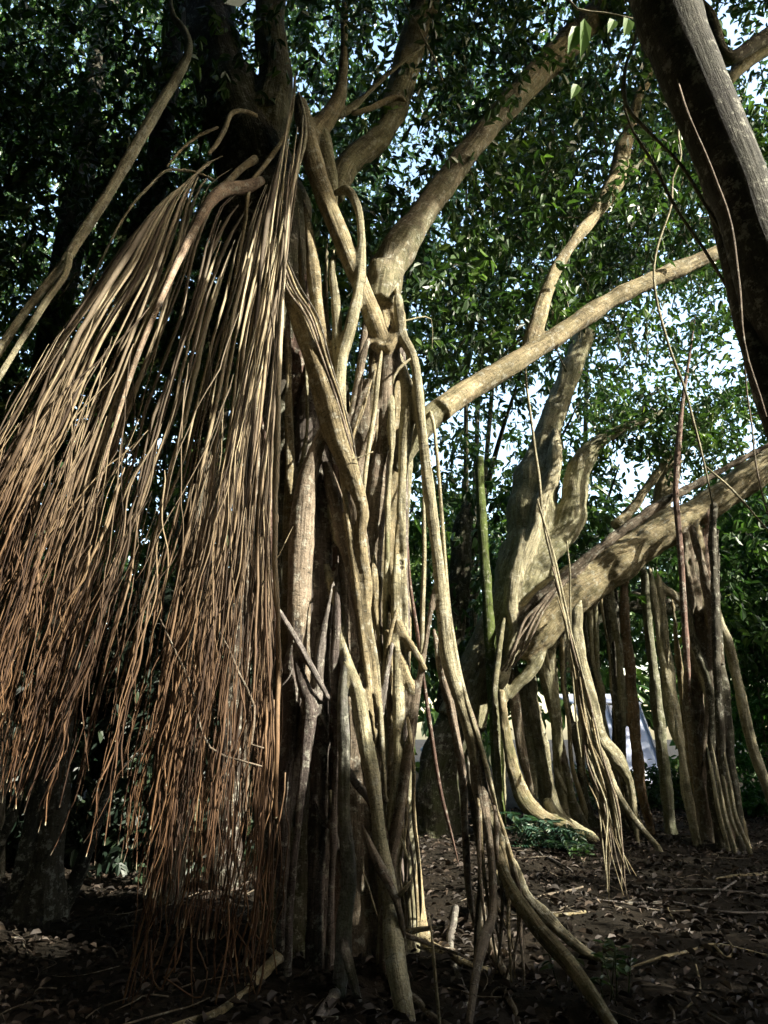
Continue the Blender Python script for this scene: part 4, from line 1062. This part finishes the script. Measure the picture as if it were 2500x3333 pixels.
# gaps where the sky shows (centre, radii in the photograph, how open)
GAPS = [(1345, 480, 75, 200, .95), (1300, 250, 60, 200, .8), (1270, 120, 70, 120, .8), (1410, 470, 130, 70, .7), (1510, 650, 70, 60, .75), (1420, 700, 90, 60, .7), (1790, 60, 60, 60, .8), (2000, 190, 60, 60, .7), (1590, 90, 40, 110, .6),
        (2350, 60, 130, 110, .9), (2420, 240, 90, 110, .8), (2480, 130, 60, 90, .9), (1960, 540, 60, 60, .8), (1950, 480, 60, 60, .7), (2100, 1200, 95, 65, 1.0), (2330, 1210, 100, 55, .95), (2230, 1330, 130, 90, .8),
        (2180, 1480, 160, 110, .8), (2400, 1480, 110, 90, .85), (1720, 900, 60, 80, .8), (2100, 1000, 180, 60, .7), (2420, 1080, 80, 60, .7), (1580, 1440, 90, 130, .75), (1450, 1440, 60, 80, .7), (1700, 1340, 90, 70, .6),
        (1860, 1500, 110, 140, .65), (2000, 1500, 90, 90, .8), (1520, 1850, 90, 110, .8), (1530, 1980, 60, 60, .9), (1910, 1960, 55, 45, 1.0), (1460, 2000, 60, 90, .6), (1700, 1130, 150, 60, .5), (1560, 1250, 90, 70, .5),
        (2170, 1620, 90, 55, .95), (2080, 1650, 60, 50, .7), (180, 700, 60, 90, .8), (90, 720, 60, 50, .7), (200, 1080, 70, 70, .9), (90, 900, 60, 50, .5), (300, 930, 60, 60, .7), (330, 1000, 60, 60, .7), (480, 130, 50, 60, .7),
        (530, 390, 35, 50, .8), (250, 180, 45, 40, .7), (370, 340, 60, 50, .55), (580, 510, 50, 60, .6), (500, 960, 60, 60, .5), (520, 1270, 50, 40, .7), (800, 90, 30, 90, .9), (840, 240, 30, 60, .8), (1010, 340, 45, 50, .8),
        (1000, 160, 50, 60, .5), (980, 230, 40, 60, .5), (880, 1330, 30, 90, .9), (480, 1480, 90, 70, .55), (140, 1750, 30, 80, .6), (290, 1860, 30, 40, .5), (740, 1820, 35, 50, .5), (320, 1300, 50, 60, .5), (60, 1200, 50, 50, .5)]
GAPA = np.array(GAPS)

def openness(px, py):
    o = np.zeros(len(px))
    for gx_, gy_, rx, ry, s in GAPS:
        q = ((px - gx_) / (rx * 1.15 + 12)) ** 2 + ((py - gy_) / (ry * 1.15 + 12)) ** 2
        o = np.maximum(o, .85 * s * np.clip(1.6 - q, 0, 1))
    return o

# --- crown sampled through the volume: anything standing inside the view obeys the gaps, the crowns go on outside it
def sample(n, pxr, pyr, yr, zmin, zmax):
    px = rng.uniform(*pxr, n)
    py = rng.uniform(*pyr, n)
    Y = rng.uniform(*yr, n)
    b = (1666.5 - py) / F
    dy = CP - b * SP
    t = Y / dy
    p = np.stack([(px - 1250) / F * t, Y, EYE + (SP + b * CP) * t], 1)
    ok = (p[:, 2] > zmin) & (p[:, 2] < zmax) & (dy > .2)
    return p[ok], px[ok], py[ok]

def keep(p, px, py, seed, bias=0.0, sc=1.3):
    o = openness(px, py)
    nz = noise3(p, sc, seed)
    left = np.clip((900 - px) / 900, 0, 1)
    prob = np.clip(.88 + .32 * nz + .22 * left + bias, .15, 1) * (1 - o)
    return rng.uniform(0, 1, len(p)) < prob

def add_leaves(name, parent, arrs, mat, nindiv=0):
    pos, d, nr, ln, wd, rnd = arrs
    O = org(parent)
    px, py, dep = project(pos)
    inv = (px > 0) & (px < 2500) & (py > 0) & (py < 3333)
    size = np.where(inv, ln / dep, 0)
    order = np.argsort(-size)
    indiv = order[:nindiv]
    rest = order[nindiv:]
    for i in indiv:
        V, Fq, rr = leaf_arrays(np.zeros((1, 3)), d[i:i+1], nr[i:i+1], ln[i:i+1], wd[i:i+1], rnd[i:i+1])
        o = link('leaf', build_mesh('leaf', V, Fq, {'rnd': rr}, False), mat, parent)
        o.location = tuple(float(q) for q in pos[i] - O)
    V, Fq, rr = leaf_arrays(pos[rest], d[rest], nr[rest], ln[rest], wd[rest], rnd[rest])
    o = link(name, build_mesh(name, V - O, Fq, {'rnd': rr}, False), mat, parent)
    o['kind'] = 'stuff'
    return o

def add_twigs(parent, cen, mat_col, anchors):
    """thin twigs reaching from the crown's limbs into the leaf clumps"""
    O = org(parent)
    vs, fs, bs_, n0 = [], [], [], 0
    for c in cen:
        a = anchors[np.argmin(((anchors - c) ** 2).sum(1))]
        dd = np.linalg.norm(c - a)
        e = a if dd < 1.0 else c + (a - c) / dd * rng.uniform(.4, .9) + rng.normal(0, .12, 3)
        mid = (e + c) / 2 + rng.normal(0, .12, 3)
        C = catmull(np.array([list(e) + [0], list(mid) + [0], list(c) + [0]]), 7)[:, :3]
        v, f, bc, al = tube_arrays(C, np.linspace(.012, .004, 7), 4, 0, 0, False)
        vs.append(v - O); fs.append(f + n0); bs_.append(bc); n0 += len(v)
    o = link('twigs', build_mesh('twigs', np.concatenate(vs), np.concatenate(fs), {'bark': np.concatenate(bs_)}), BARK, parent)
    o.color = mat_col
    o['moss'] = .1
    o['kind'] = 'stuff'

# layer 1: the two banyans' own crowns
p, px, py = sample(17000, (-600, 3100), (-700, 1750), (6.4, 11.0), 4.6, 14.5)
k = keep(p, px, py, 11, -.05) & ~((py > 1230) & (px > 1380)) & ~((py > 1040) & (px > 1690) & (px < 1980)) & ~((py > 1000) & (px > 850) & (px < 1400))
k &= ~((p[:, 0] > 2.2) & (p[:, 2] < 6.8 + .6 * (p[:, 0] - 2.2)) & (rng.uniform(0, 1, len(p)) < .85))      # open under the crown's sunny edge
p, px, py = p[k], px[k], py[k]
mine = p[:, 0] - .25 * (p[:, 1] - 6) < 1.6
for msk, tree, lab in ((mine, MAIN, 1), (~mine, SECOND, 2)):
    c = p[msk]
    anch = []
    for ch in tree.children:
        if ch.name.split('.')[0] in ('limb', 'branch'):
            co = np.array([v.co[:] for v in ch.data.vertices])[::9] + org(tree)
            anch.append(co)
    anch = np.concatenate(anch)
    add_twigs(tree, c[rng.permutation(len(c))[:320]], OLIVE, anch)
    add_leaves('crown', tree, clusters_to_leaves(c, rng.uniform(.25, .5, len(c)), 14, .095, .175), LEAF, 260 if lab == 1 else 160)
# banyan crown extended unseen overhead, added to block sky and high sun
n = 23000
q = np.stack([rng.uniform(-14, 15, n), rng.uniform(-13, 9, n), rng.uniform(0, 7.0, n)], 1)
q[:, 2] += 7.05 + .66 * np.maximum(q[:, 0] - .4, 0)       # underside cut to the sun's slope, so low rays still pass beneath
qx, qy, qd = project(q)
out = ~((qx > -350) & (qx < 2850) & (qy > -420) & (qy < 3400) & (q[:, 1] > .5))
q = q[out & (noise3(q, .7, 5) > -1.15)]
add_leaves('added_overhead_crown', MAIN, clusters_to_leaves(q, rng.uniform(.5, .9, len(q)), 8, .30, .5), LEAF)
# unseen foliage added beside the viewer to shade the ground and lowest roots
q = np.concatenate([np.stack([rng.uniform(2.4, 12, 1500), rng.uniform(-1.6, .9, 1500), rng.uniform(0, 4.3, 1500)], 1),
                    np.stack([rng.uniform(9, 16, 1100), rng.uniform(1.5, 5, 1100), rng.uniform(0, 5.0, 1100)], 1)])
x3 = rng.uniform(4.5, 11, 4400)
q = np.concatenate([q, np.stack([x3, 5.0 - .625 * (x3 + 2) + rng.uniform(-2.4, 2.7, 4400), rng.uniform(0, 1, 4400) * .66 * (x3 + 1.9)], 1)])
q = q[noise3(q, 1.1, 15) > -1.0]
add_leaves('added_shade_foliage', NEAR, clusters_to_leaves(q, rng.uniform(.3, .6, len(q)), 12, .16, .28), LEAF)

ends = []
for (u, v) in ((1010, 385), (1110, 350), (1200, 300), (1360, 370), (1430, 330), (1280, 380), (1290, 430), (940, -300), (900, -150)):
    e, _ = P(1250 + u * .7535, 1111 + v * .7535, 12.2)
    ends += [e + rng.normal(0, .5, 3) for _ in range(34)]
ends = np.array(ends)
ends = np.concatenate([ends, np.stack([rng.uniform(8, 10.2, 90), rng.uniform(9.3, 10.9, 90), rng.uniform(6.2, 8.3, 90)], 1)])  # added unseen clump on the sun side, to shade the limb's right end
bough = []
for (x_, y_, Y_) in ((1530, 560, 6.3), (1620, 430, 6.4), (1700, 330, 6.5), (1800, 200, 6.6), (1900, 90, 6.7), (1340, 200, 6.2), (1380, 60, 6.2), (1290, 330, 6.2), (1110, 120, 5.7), (900, 80, 5.9), (700, 80, 5.9), (760, 200, 5.8), (1960, 560, 6.6), (2060, 420, 6.8), (2080, 250, 6.9), (560, 240, 5.6), (420, 320, 5.8), (200, 240, 5.8), (120, 480, 6), (1640, 60, 6.2)):
    c_, _ = P(x_, y_, Y_)
    bough += [c_ + rng.normal(0, .3, 3) for _ in range(9)]
bough = np.array(bough)
add_leaves('limb_foliage', MAIN, clusters_to_leaves(bough, rng.uniform(.2, .42, len(bough)), 11, .09, .16), LEAF)
add_leaves('branch_and_shade_foliage', SECOND, clusters_to_leaves(ends, rng.uniform(.25, .5, len(ends)), 13, .1, .18), LEAF)
# layer 2: trees behind, each with trunk, limbs and crown
BGT = [(-9.5, 15.0, 'dark leafy tree at the far left behind the hanging roots'), (-5.5, 17.5, 'tall dark tree behind the left half of the root curtain'), (-1.5, 14.5, 'leafy tree hidden behind the braided trunk'),
       (2.2, 18.5, 'green leafy tree seen between the two banyans'), (6.2, 21.0, 'distant tree above the white tent'), (10.5, 17.0, 'leafy tree beyond the leaning limb at the right'), (15.0, 22.0, 'far tree at the right edge of the wood')]
bgc = [[] for _ in BGT]
p, px, py = sample(24000, (-800, 3300), (-150, 2150), (12.5, 22.0), 2.6, 25)
k = keep(p, px, py, 23, -.08, .9)
k &= ~((px > 1690) & (px < 2190) & (py > 2240))
p = p[k]
bx = np.array([b[0] for b in BGT]); by = np.array([b[1] for b in BGT])
own = np.argmin((p[:, 0:1] - bx) ** 2 + .35 * (p[:, 1:2] - by) ** 2, axis=1)
for i, (x, y, lab) in enumerate(BGT):
    t = empty('broadleaf_tree', (x, y, 0), lab, 'tree', 'trees standing behind the banyans')
    c = p[own == i]
    top = 8.5
    A = np.array([[x, y, -.2, .26], [x + .1, y, 1.5, .2], [x - .15, y + .1, 4, .17], [x + .1, y, top, .08]])
    v, f, bc, al = tube_arrays(catmull(A, 24)[:, :3], catmull(A, 24)[:, 3], 12, .05, .01)
    o = link('trunk', build_mesh('trunk', v - org(t), f, {'bark': bc}), BARK, t)
    o.color = (.10, .085, .06, 1); o['moss'] = .4
    anch = [np.array([x, y, z]) for z in np.linspace(3, top, 8)]
    for kk in range(7):
        if len(c) == 0: break
        e = c[rng.integers(len(c))]
        s = np.array([x, y, rng.uniform(2.5, 6.5)])
        m_ = (s + e) / 2 + np.array([0, 0, .4])
        B = catmull(np.array([list(s) + [.09], list(m_) + [.06], list(e) + [.02]]), 14)
        v, f, bc, al = tube_arrays(B[:, :3], B[:, 3], 8, .04, .01)
        o = link('limb', build_mesh('limb', v - org(t), f, {'bark': bc}), BARK, t)
        o.color = (.10, .09, .06, 1); o['moss'] = .3
        anch += list(B[::3, :3])
    if len(c):
        add_twigs(t, c[:60], DARK, np.array(anch))
        add_leaves('crown', t, clusters_to_leaves(c, rng.uniform(.4, .75, len(c)), 13, .16, .27), LEAFB, 30)

# layer 3: far wood closing the view, and undergrowth
def bank(name, label, xr, yr, zr, n, lmin, lmax, mat, per=14, seed=3, cat='shrub', skip=None, thing=False, nind=0, stems=0):
    q = np.stack([rng.uniform(*xr, n), rng.uniform(*yr, n), rng.uniform(*zr, n) ** 1.0], 1)
    q = q[noise3(q, .9, seed) > -.9]
    if skip is not None:
        x_, y_, _ = project(q)
        q = q[~skip(x_, y_)]
    arr = clusters_to_leaves(q, rng.uniform(.3, .6, len(q)), per, lmin, lmax)
    if thing:
        root = empty(name, ((xr[0] + xr[1]) / 2, (yr[0] + yr[1]) / 2, 0), label, cat)
        for k in range(stems):
            b = np.array([rng.uniform(*xr), rng.uniform(*yr), -.1])
            e = b + np.array([rng.uniform(-.3, .3), rng.uniform(-.3, .3), zr[1] * rng.uniform(.6, .95)])
            B = catmull(np.array([list(b) + [.03], list((b + e) / 2 + rng.normal(0, .08, 3)) + [.02], list(e) + [.008]]), 10)
            v, f, bc, al = tube_arrays(B[:, :3], B[:, 3], 6, .03, .01)
            o = link('stem', build_mesh('stem', v - org(root), f, {'bark': bc}), BARK, root)
            o.color = OLIVE; o['moss'] = .3
        add_leaves('foliage', root, arr, mat, nind)
        return root
    V, Fq, rr = leaf_arrays(*arr)
    o = link(name, build_mesh(name, V, Fq, {'rnd': rr}, False), mat)
    o['kind'] = 'stuff'
    o['label'] = label
    o['category'] = cat
    return o
def shade_ring():  # unseen leaf ring added around the camera to block sky light
    n = 9500
    a = np.radians(rng.uniform(50, 410, n))
    r = rng.uniform(17, 23, n)
    q = np.stack([r * np.sin(a), 3 + r * np.cos(a), rng.uniform(0, 15, n)], 1)
    across = q[:, 0] * .53 + q[:, 1] * .848
    sunny = (q[:, 0] > 5) & (across > 2.0)              # ring kept low here to let the sun in
    q[sunny, 2] *= .66
    x, y, dep = project(q)
    q = q[~((q[:, 1] > 8) & (x > -500) & (x < 3000))]
    V, Fq, rr = leaf_arrays(*clusters_to_leaves(q, rng.uniform(.6, 1.1, len(q)), 11, .5, .9))
    o = link('added_shade_wood', build_mesh('added_shade_wood', V, Fq, {'rnd': rr}, False), LEAFB)
    tag(o, 'unseen foliage ring added behind and beside the camera to block sky light', 'woodland', None, 'stuff')
shade_ring()
tentskip = lambda x, y: (x > 1650) & (x < 2200) & (y > 2330)
bank('far_wood', 'dark mass of far woodland closing the view', (-45, 45), (30, 42), (0, 12), 5200, .5, .9, LEAFB, 12, 8, 'woodland', tentskip)
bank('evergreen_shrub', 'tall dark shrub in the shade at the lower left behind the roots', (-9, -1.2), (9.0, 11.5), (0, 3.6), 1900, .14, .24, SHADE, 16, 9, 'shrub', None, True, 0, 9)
bank('leafy_shrub', 'bright green feathery shrub at the right edge beyond the prop roots', (7.2, 13.5), (14.5, 17.5), (0, 7.0), 2300, .10, .2, SHRUB, 18, 10, 'shrub', lambda x, y: (x < 2250), True, 60, 9)
bank('low_shrub', 'low dark green bush at the foot of the white tent', (4.5, 7.0), (16.4, 17.2), (0, .75), 160, .12, .2, LEAFB, 14, 12, 'shrub', None, True, 20, 6)

# ------------------------------------------------------------------ white tent seen between the prop roots
tent = empty('white_tent', (7.1, 25, 0), 'white tarpaulin tent seen through the prop roots', 'tent')
TO = org(tent)
def panel(x0, x1, y, z0, z1, name='wall_panel', n=14):
    xs = np.linspace(x0, x1, n)
    zs = np.linspace(z0, z1, 10)
    X, Z = np.meshgrid(xs, zs, indexing='ij')
    Yv = y + .75 * (Z - z0) + .05 * np.sin(X * 5.1 + .6 * Z) + .03 * np.sin(11 * X)
    v = np.concatenate([np.stack([X, Yv, Z], -1).reshape(-1, 3), np.stack([X, Yv + .012, Z], -1).reshape(-1, 3)])
    i, j = np.meshgrid(np.arange(n - 1), np.arange(9), indexing='ij')
    a = i * 10 + j
    f = np.stack([a, a + 10, a + 11, a + 1], -1).reshape(-1, 4)
    f = np.concatenate([f, f[:, ::-1] + n * 10])
    return link(name, build_mesh(name, v - TO, f), TARP, tent)
for k in range(2):
    panel(6.9 + 1.15 * k, 8.02 + 1.15 * k, 24, .05, 2.6, n=22)
def slab(name, v8, mat, parent):
    f = [[0, 1, 2, 3], [7, 6, 5, 4], [0, 4, 5, 1], [1, 5, 6, 2], [2, 6, 7, 3], [3, 7, 4, 0]]
    return link(name, build_mesh(name, np.array(v8, float) - org(parent), f, None, False), mat, parent)
slab('roof', [(6.8, 25.85, 2.62), (9.3, 25.85, 2.62), (9.3, 29, 3.1), (6.8, 29, 3.1), (6.8, 25.85, 2.67), (9.3, 25.85, 2.67), (9.3, 29, 3.15), (6.8, 29, 3.15)], TARP, tent)
for k in range(3):
    x = 6.88 + 1.15 * k
    v, f, bc, al = tube_arrays(np.array([[x, 23.9, -.1], [x, 24.85, 1.25], [x, 25.8, 2.6]]), np.array([.035, .035, .035]), 8)
    link('pole', build_mesh('pole', v - TO, f), STEEL, tent)

# ------------------------------------------------------------------ plants on the ground
def ground_pt(px, py):
    y = groundY(px, py)
    q, _ = P(px, py, y)
    return q
g = ground_pt(1760, 2745)
fern = empty('fern', (g[0], g[1], 0), 'dark bluish fern drooping over the mossy buttress root', 'fern')
fl = []
for k in range(46):
    px_, py_ = rng.uniform(1660, 1900), 0
    py_ = 2635 + (px_ - 1660) * .36 + rng.uniform(-10, 60)
    b, _ = P(px_, py_, g[1] + rng.uniform(-.5, .0))
    d = np.array([rng.normal(0, .5), rng.uniform(-1, -.2), rng.uniform(-.8, .5)])
    d /= np.linalg.norm(d)
    L = rng.uniform(.22, .5)
    for s in np.linspace(0, 1, 9):
        c = b + d * L * s + np.array([0, 0, -.25 * L * s * s])
        c[2] = max(c[2], .03)
        for sg in (-1, 1):
            sd = np.cross(d, [0, 0, 1]) * sg + d * .4
            fl.append((c, sd, .14 * (1 - .7 * s)))
fl_pos = np.array([q[0] for q in fl]); fl_d = np.array([q[1] for q in fl]); fl_l = np.array([q[2] for q in fl])
nrm = rng.normal(0, .3, fl_pos.shape); nrm[:, 2] += 1
add_leaves('frond', fern, (fl_pos, fl_d, nrm, fl_l, fl_l * .4, rng.uniform(0, 1, len(fl))), FERN)

def small_plant(px_, py_, spread, h, n, label):
    g = ground_pt(px_, py_)
    r = empty('seedling', (g[0], g[1], 0), label, 'plant')
    pos, d, nr, ln = [], [], [], []
    for k in range(n):
        a = rng.uniform(0, 6.28)
        rr = spread * math.sqrt(rng.uniform())
        b = np.array([g[0] + rr * math.cos(a), g[1] + rr * math.sin(a), -.05])
        e = b + np.array([rng.normal(0, .05), rng.normal(0, .05), rng.uniform(.4, 1) * h + .05])
        B = catmull(np.array([list(b) + [.005], list((b + e) / 2) + [.004], list(e) + [.002]]), 6)
        v, f, bc, al = tube_arrays(B[:, :3], B[:, 3], 5, 0, 0)
        o = link('stem', build_mesh('stem', v - org(r), f, {'bark': bc}), BARK, r)
        o.color = (.06, .09, .03, 1); o['moss'] = 0.0
        for j in range(7):
            a2 = rng.uniform(0, 6.28)
            pos.append(b + (e - b) * rng.uniform(.45, 1)); d.append([math.cos(a2), math.sin(a2), rng.uniform(-.2, .6)])
            nr.append([rng.normal(0, .3), rng.normal(0, .3), 1]); ln.append(rng.uniform(.05, .10))
    ln = np.array(ln)
    add_leaves('foliage', r, (np.array(pos), np.array(d), np.array(nr), ln, ln * .5, rng.uniform(.05, .6, len(ln))), LEAF, 40)
small_plant(1940, 3200, .26, .26, 10, 'small green seedling clump beside the splayed root in the foreground')
small_plant(1880, 2790, .16, .18, 7, 'tiny pale green plant at the end of the fern')

# ------------------------------------------------------------------ litter and sticks on the ground
n = 24000
lx = rng.uniform(-5.5, 9.5, n)
ly = 3.9 + 12.5 * rng.uniform(0, 1, n) ** 1.25
lz = ground_h(lx, ly) + rng.uniform(.004, .045, n)
pos = np.stack([lx, ly, lz], 1)
ang = rng.uniform(0, 6.28, n)
d = np.stack([np.cos(ang), np.sin(ang), rng.normal(.05, .25, n)], 1)
nr = rng.normal(0, .35, (n, 3)); nr[:, 2] += 1
ln = .035 + .085 * rng.uniform(0, 1, n) ** 2.2
arr = (pos, d, nr, ln, ln * rng.uniform(.35, .6, n), np.clip(rng.beta(1.3, 2.6, n), 0, 1))
px_, py_, dep_ = project(pos)
vis = (px_ > 1250) & (px_ < 2500) & (py_ < 3333)
size = np.where(vis, ln / dep_, 0)
order = np.argsort(-size)
for i in order[:280]:
    V, Fq, rr = leaf_arrays(np.zeros((1, 3)), d[i:i+1], nr[i:i+1], ln[i:i+1], arr[4][i:i+1], arr[5][i:i+1], .45)
    o = link('fallen_leaf', build_mesh('fallen_leaf', V, Fq, {'rnd': rr}, False), DRY, ground)
    o.location = tuple(float(q) for q in pos[i])
r_ = order[280:]
V, Fq, rr = leaf_arrays(pos[r_], d[r_], nr[r_], ln[r_], arr[4][r_], arr[5][r_], .45)
o = link('leaf_litter', build_mesh('leaf_litter', V, Fq, {'rnd': rr}, False), DRY, ground)
o['kind'] = 'stuff'

# twigs and rootlets strewn in the litter
vs_, fs_, bs_, n0 = [], [], [], 0
for k in range(420):
    x, y = rng.uniform(-4.5, 8), 4.0 + 10 * rng.uniform() ** 1.3
    a, L_ = rng.uniform(0, 6.28), rng.uniform(.12, .6)
    pts = []
    for t in np.linspace(-.5, .5, 4):
        xx = x + math.cos(a) * L_ * t + rng.normal(0, .03); yy = y + math.sin(a) * L_ * t + rng.normal(0, .03)
        pts.append([xx, yy, float(ground_h(xx, yy)) + rng.uniform(.012, .05), 0])
    C = catmull(np.array(pts), 9)[:, :3]
    v, f, bc, al = tube_arrays(C, np.linspace(1, .5, 9) * rng.uniform(.003, .009), 5, 0, .03)
    vs_.append(v); fs_.append(f + n0); bs_.append(bc); n0 += len(v)
o = link('twig_litter', build_mesh('twig_litter', np.concatenate(vs_), np.concatenate(fs_), {'bark': np.concatenate(bs_)}), BARK, ground)
o.color = (.17, .14, .10, 1); o['moss'] = 0.0; o['kind'] = 'stuff'

def stick(zoom, pts, label, col=GREY, cat='root'):
    q = zp(zoom, pts)
    A = []
    for x, y, w in q:
        g = ground_pt(x, y)
        dep = project(g[None])[2][0]
        A.append([g[0], g[1], float(ground_h(g[0], g[1])) + w * .3 * dep / F + .012, w * .5 * dep / F])
    C = catmull(np.array(A), 40)
    v, f, bc, al = tube_arrays(C[:, :3], C[:, 3], 8, .06, .02)
    o = link('surface_root', build_mesh('surface_root', v, f, {'bark': bc, 'along': al}), BARK)
    o.color = col; o['moss'] = .05
    return tag(o, label, cat, 'roots lying across the leaf litter')
stick('R6', [(1050, 850, 8), (1090, 860, 14), (1230, 865, 13), (1400, 885, 12), (1520, 900, 12), (1700, 905, 11)], 'pale grey root running level to the right edge, farther of two')
stick('R6', [(1090, 855, 10), (1095, 900, 11), (1120, 950, 10), (1140, 990, 7)], 'short bent root dropping from the farther level root')
stick('R6', [(900, 950, 8), (1050, 965, 12), (1250, 945, 13), (1400, 955, 13), (1520, 965, 12), (1720, 965, 12)], 'grey root running level to the right edge, nearer of two')
stick('R6', [(1360, 945, 11), (1420, 915, 11), (1470, 880, 10), (1520, 850, 7)], 'thin root crossing the two level roots')
stick('R6', [(1050, 1240, 8), (1200, 1215, 12), (1330, 1180, 13), (1430, 1165, 14), (1540, 1175, 13), (1720, 1200, 12)], 'brown forked root in the litter at the lower right', TAN)
stick('R6', [(1430, 1165, 10), (1480, 1200, 11), (1510, 1190, 10), (1500, 1150, 8), (1470, 1110, 6)], 'hooked root tip curling beside the forked root', TAN)
stick('R6', [(1290, 1385, 7), (1340, 1360, 9), (1365, 1300, 9), (1350, 1240, 7)], 'curved twig lying alone in the lower right litter', TAN)
stick('R6', [(1430, 825, 8), (1520, 822, 14), (1600, 815, 14), (1700, 808, 12)], 'stout pale root near the right edge below the prop roots', TAN)
stick('R6', [(640, 680, 10), (680, 730, 11), (730, 770, 10), (800, 790, 8), (830, 860, 6)], 'thin root snaking from the fern over the soil')
stick('R6', [(560, 960, 8), (700, 930, 10), (800, 905, 9), (860, 890, 7)], 'faint brown root beside the splayed root bundle', BROWN)
stick('R6', [(1230, 930, 8), (1225, 970, 8), (1250, 1020, 7)], 'stubby twig below the nearer level root', TAN)
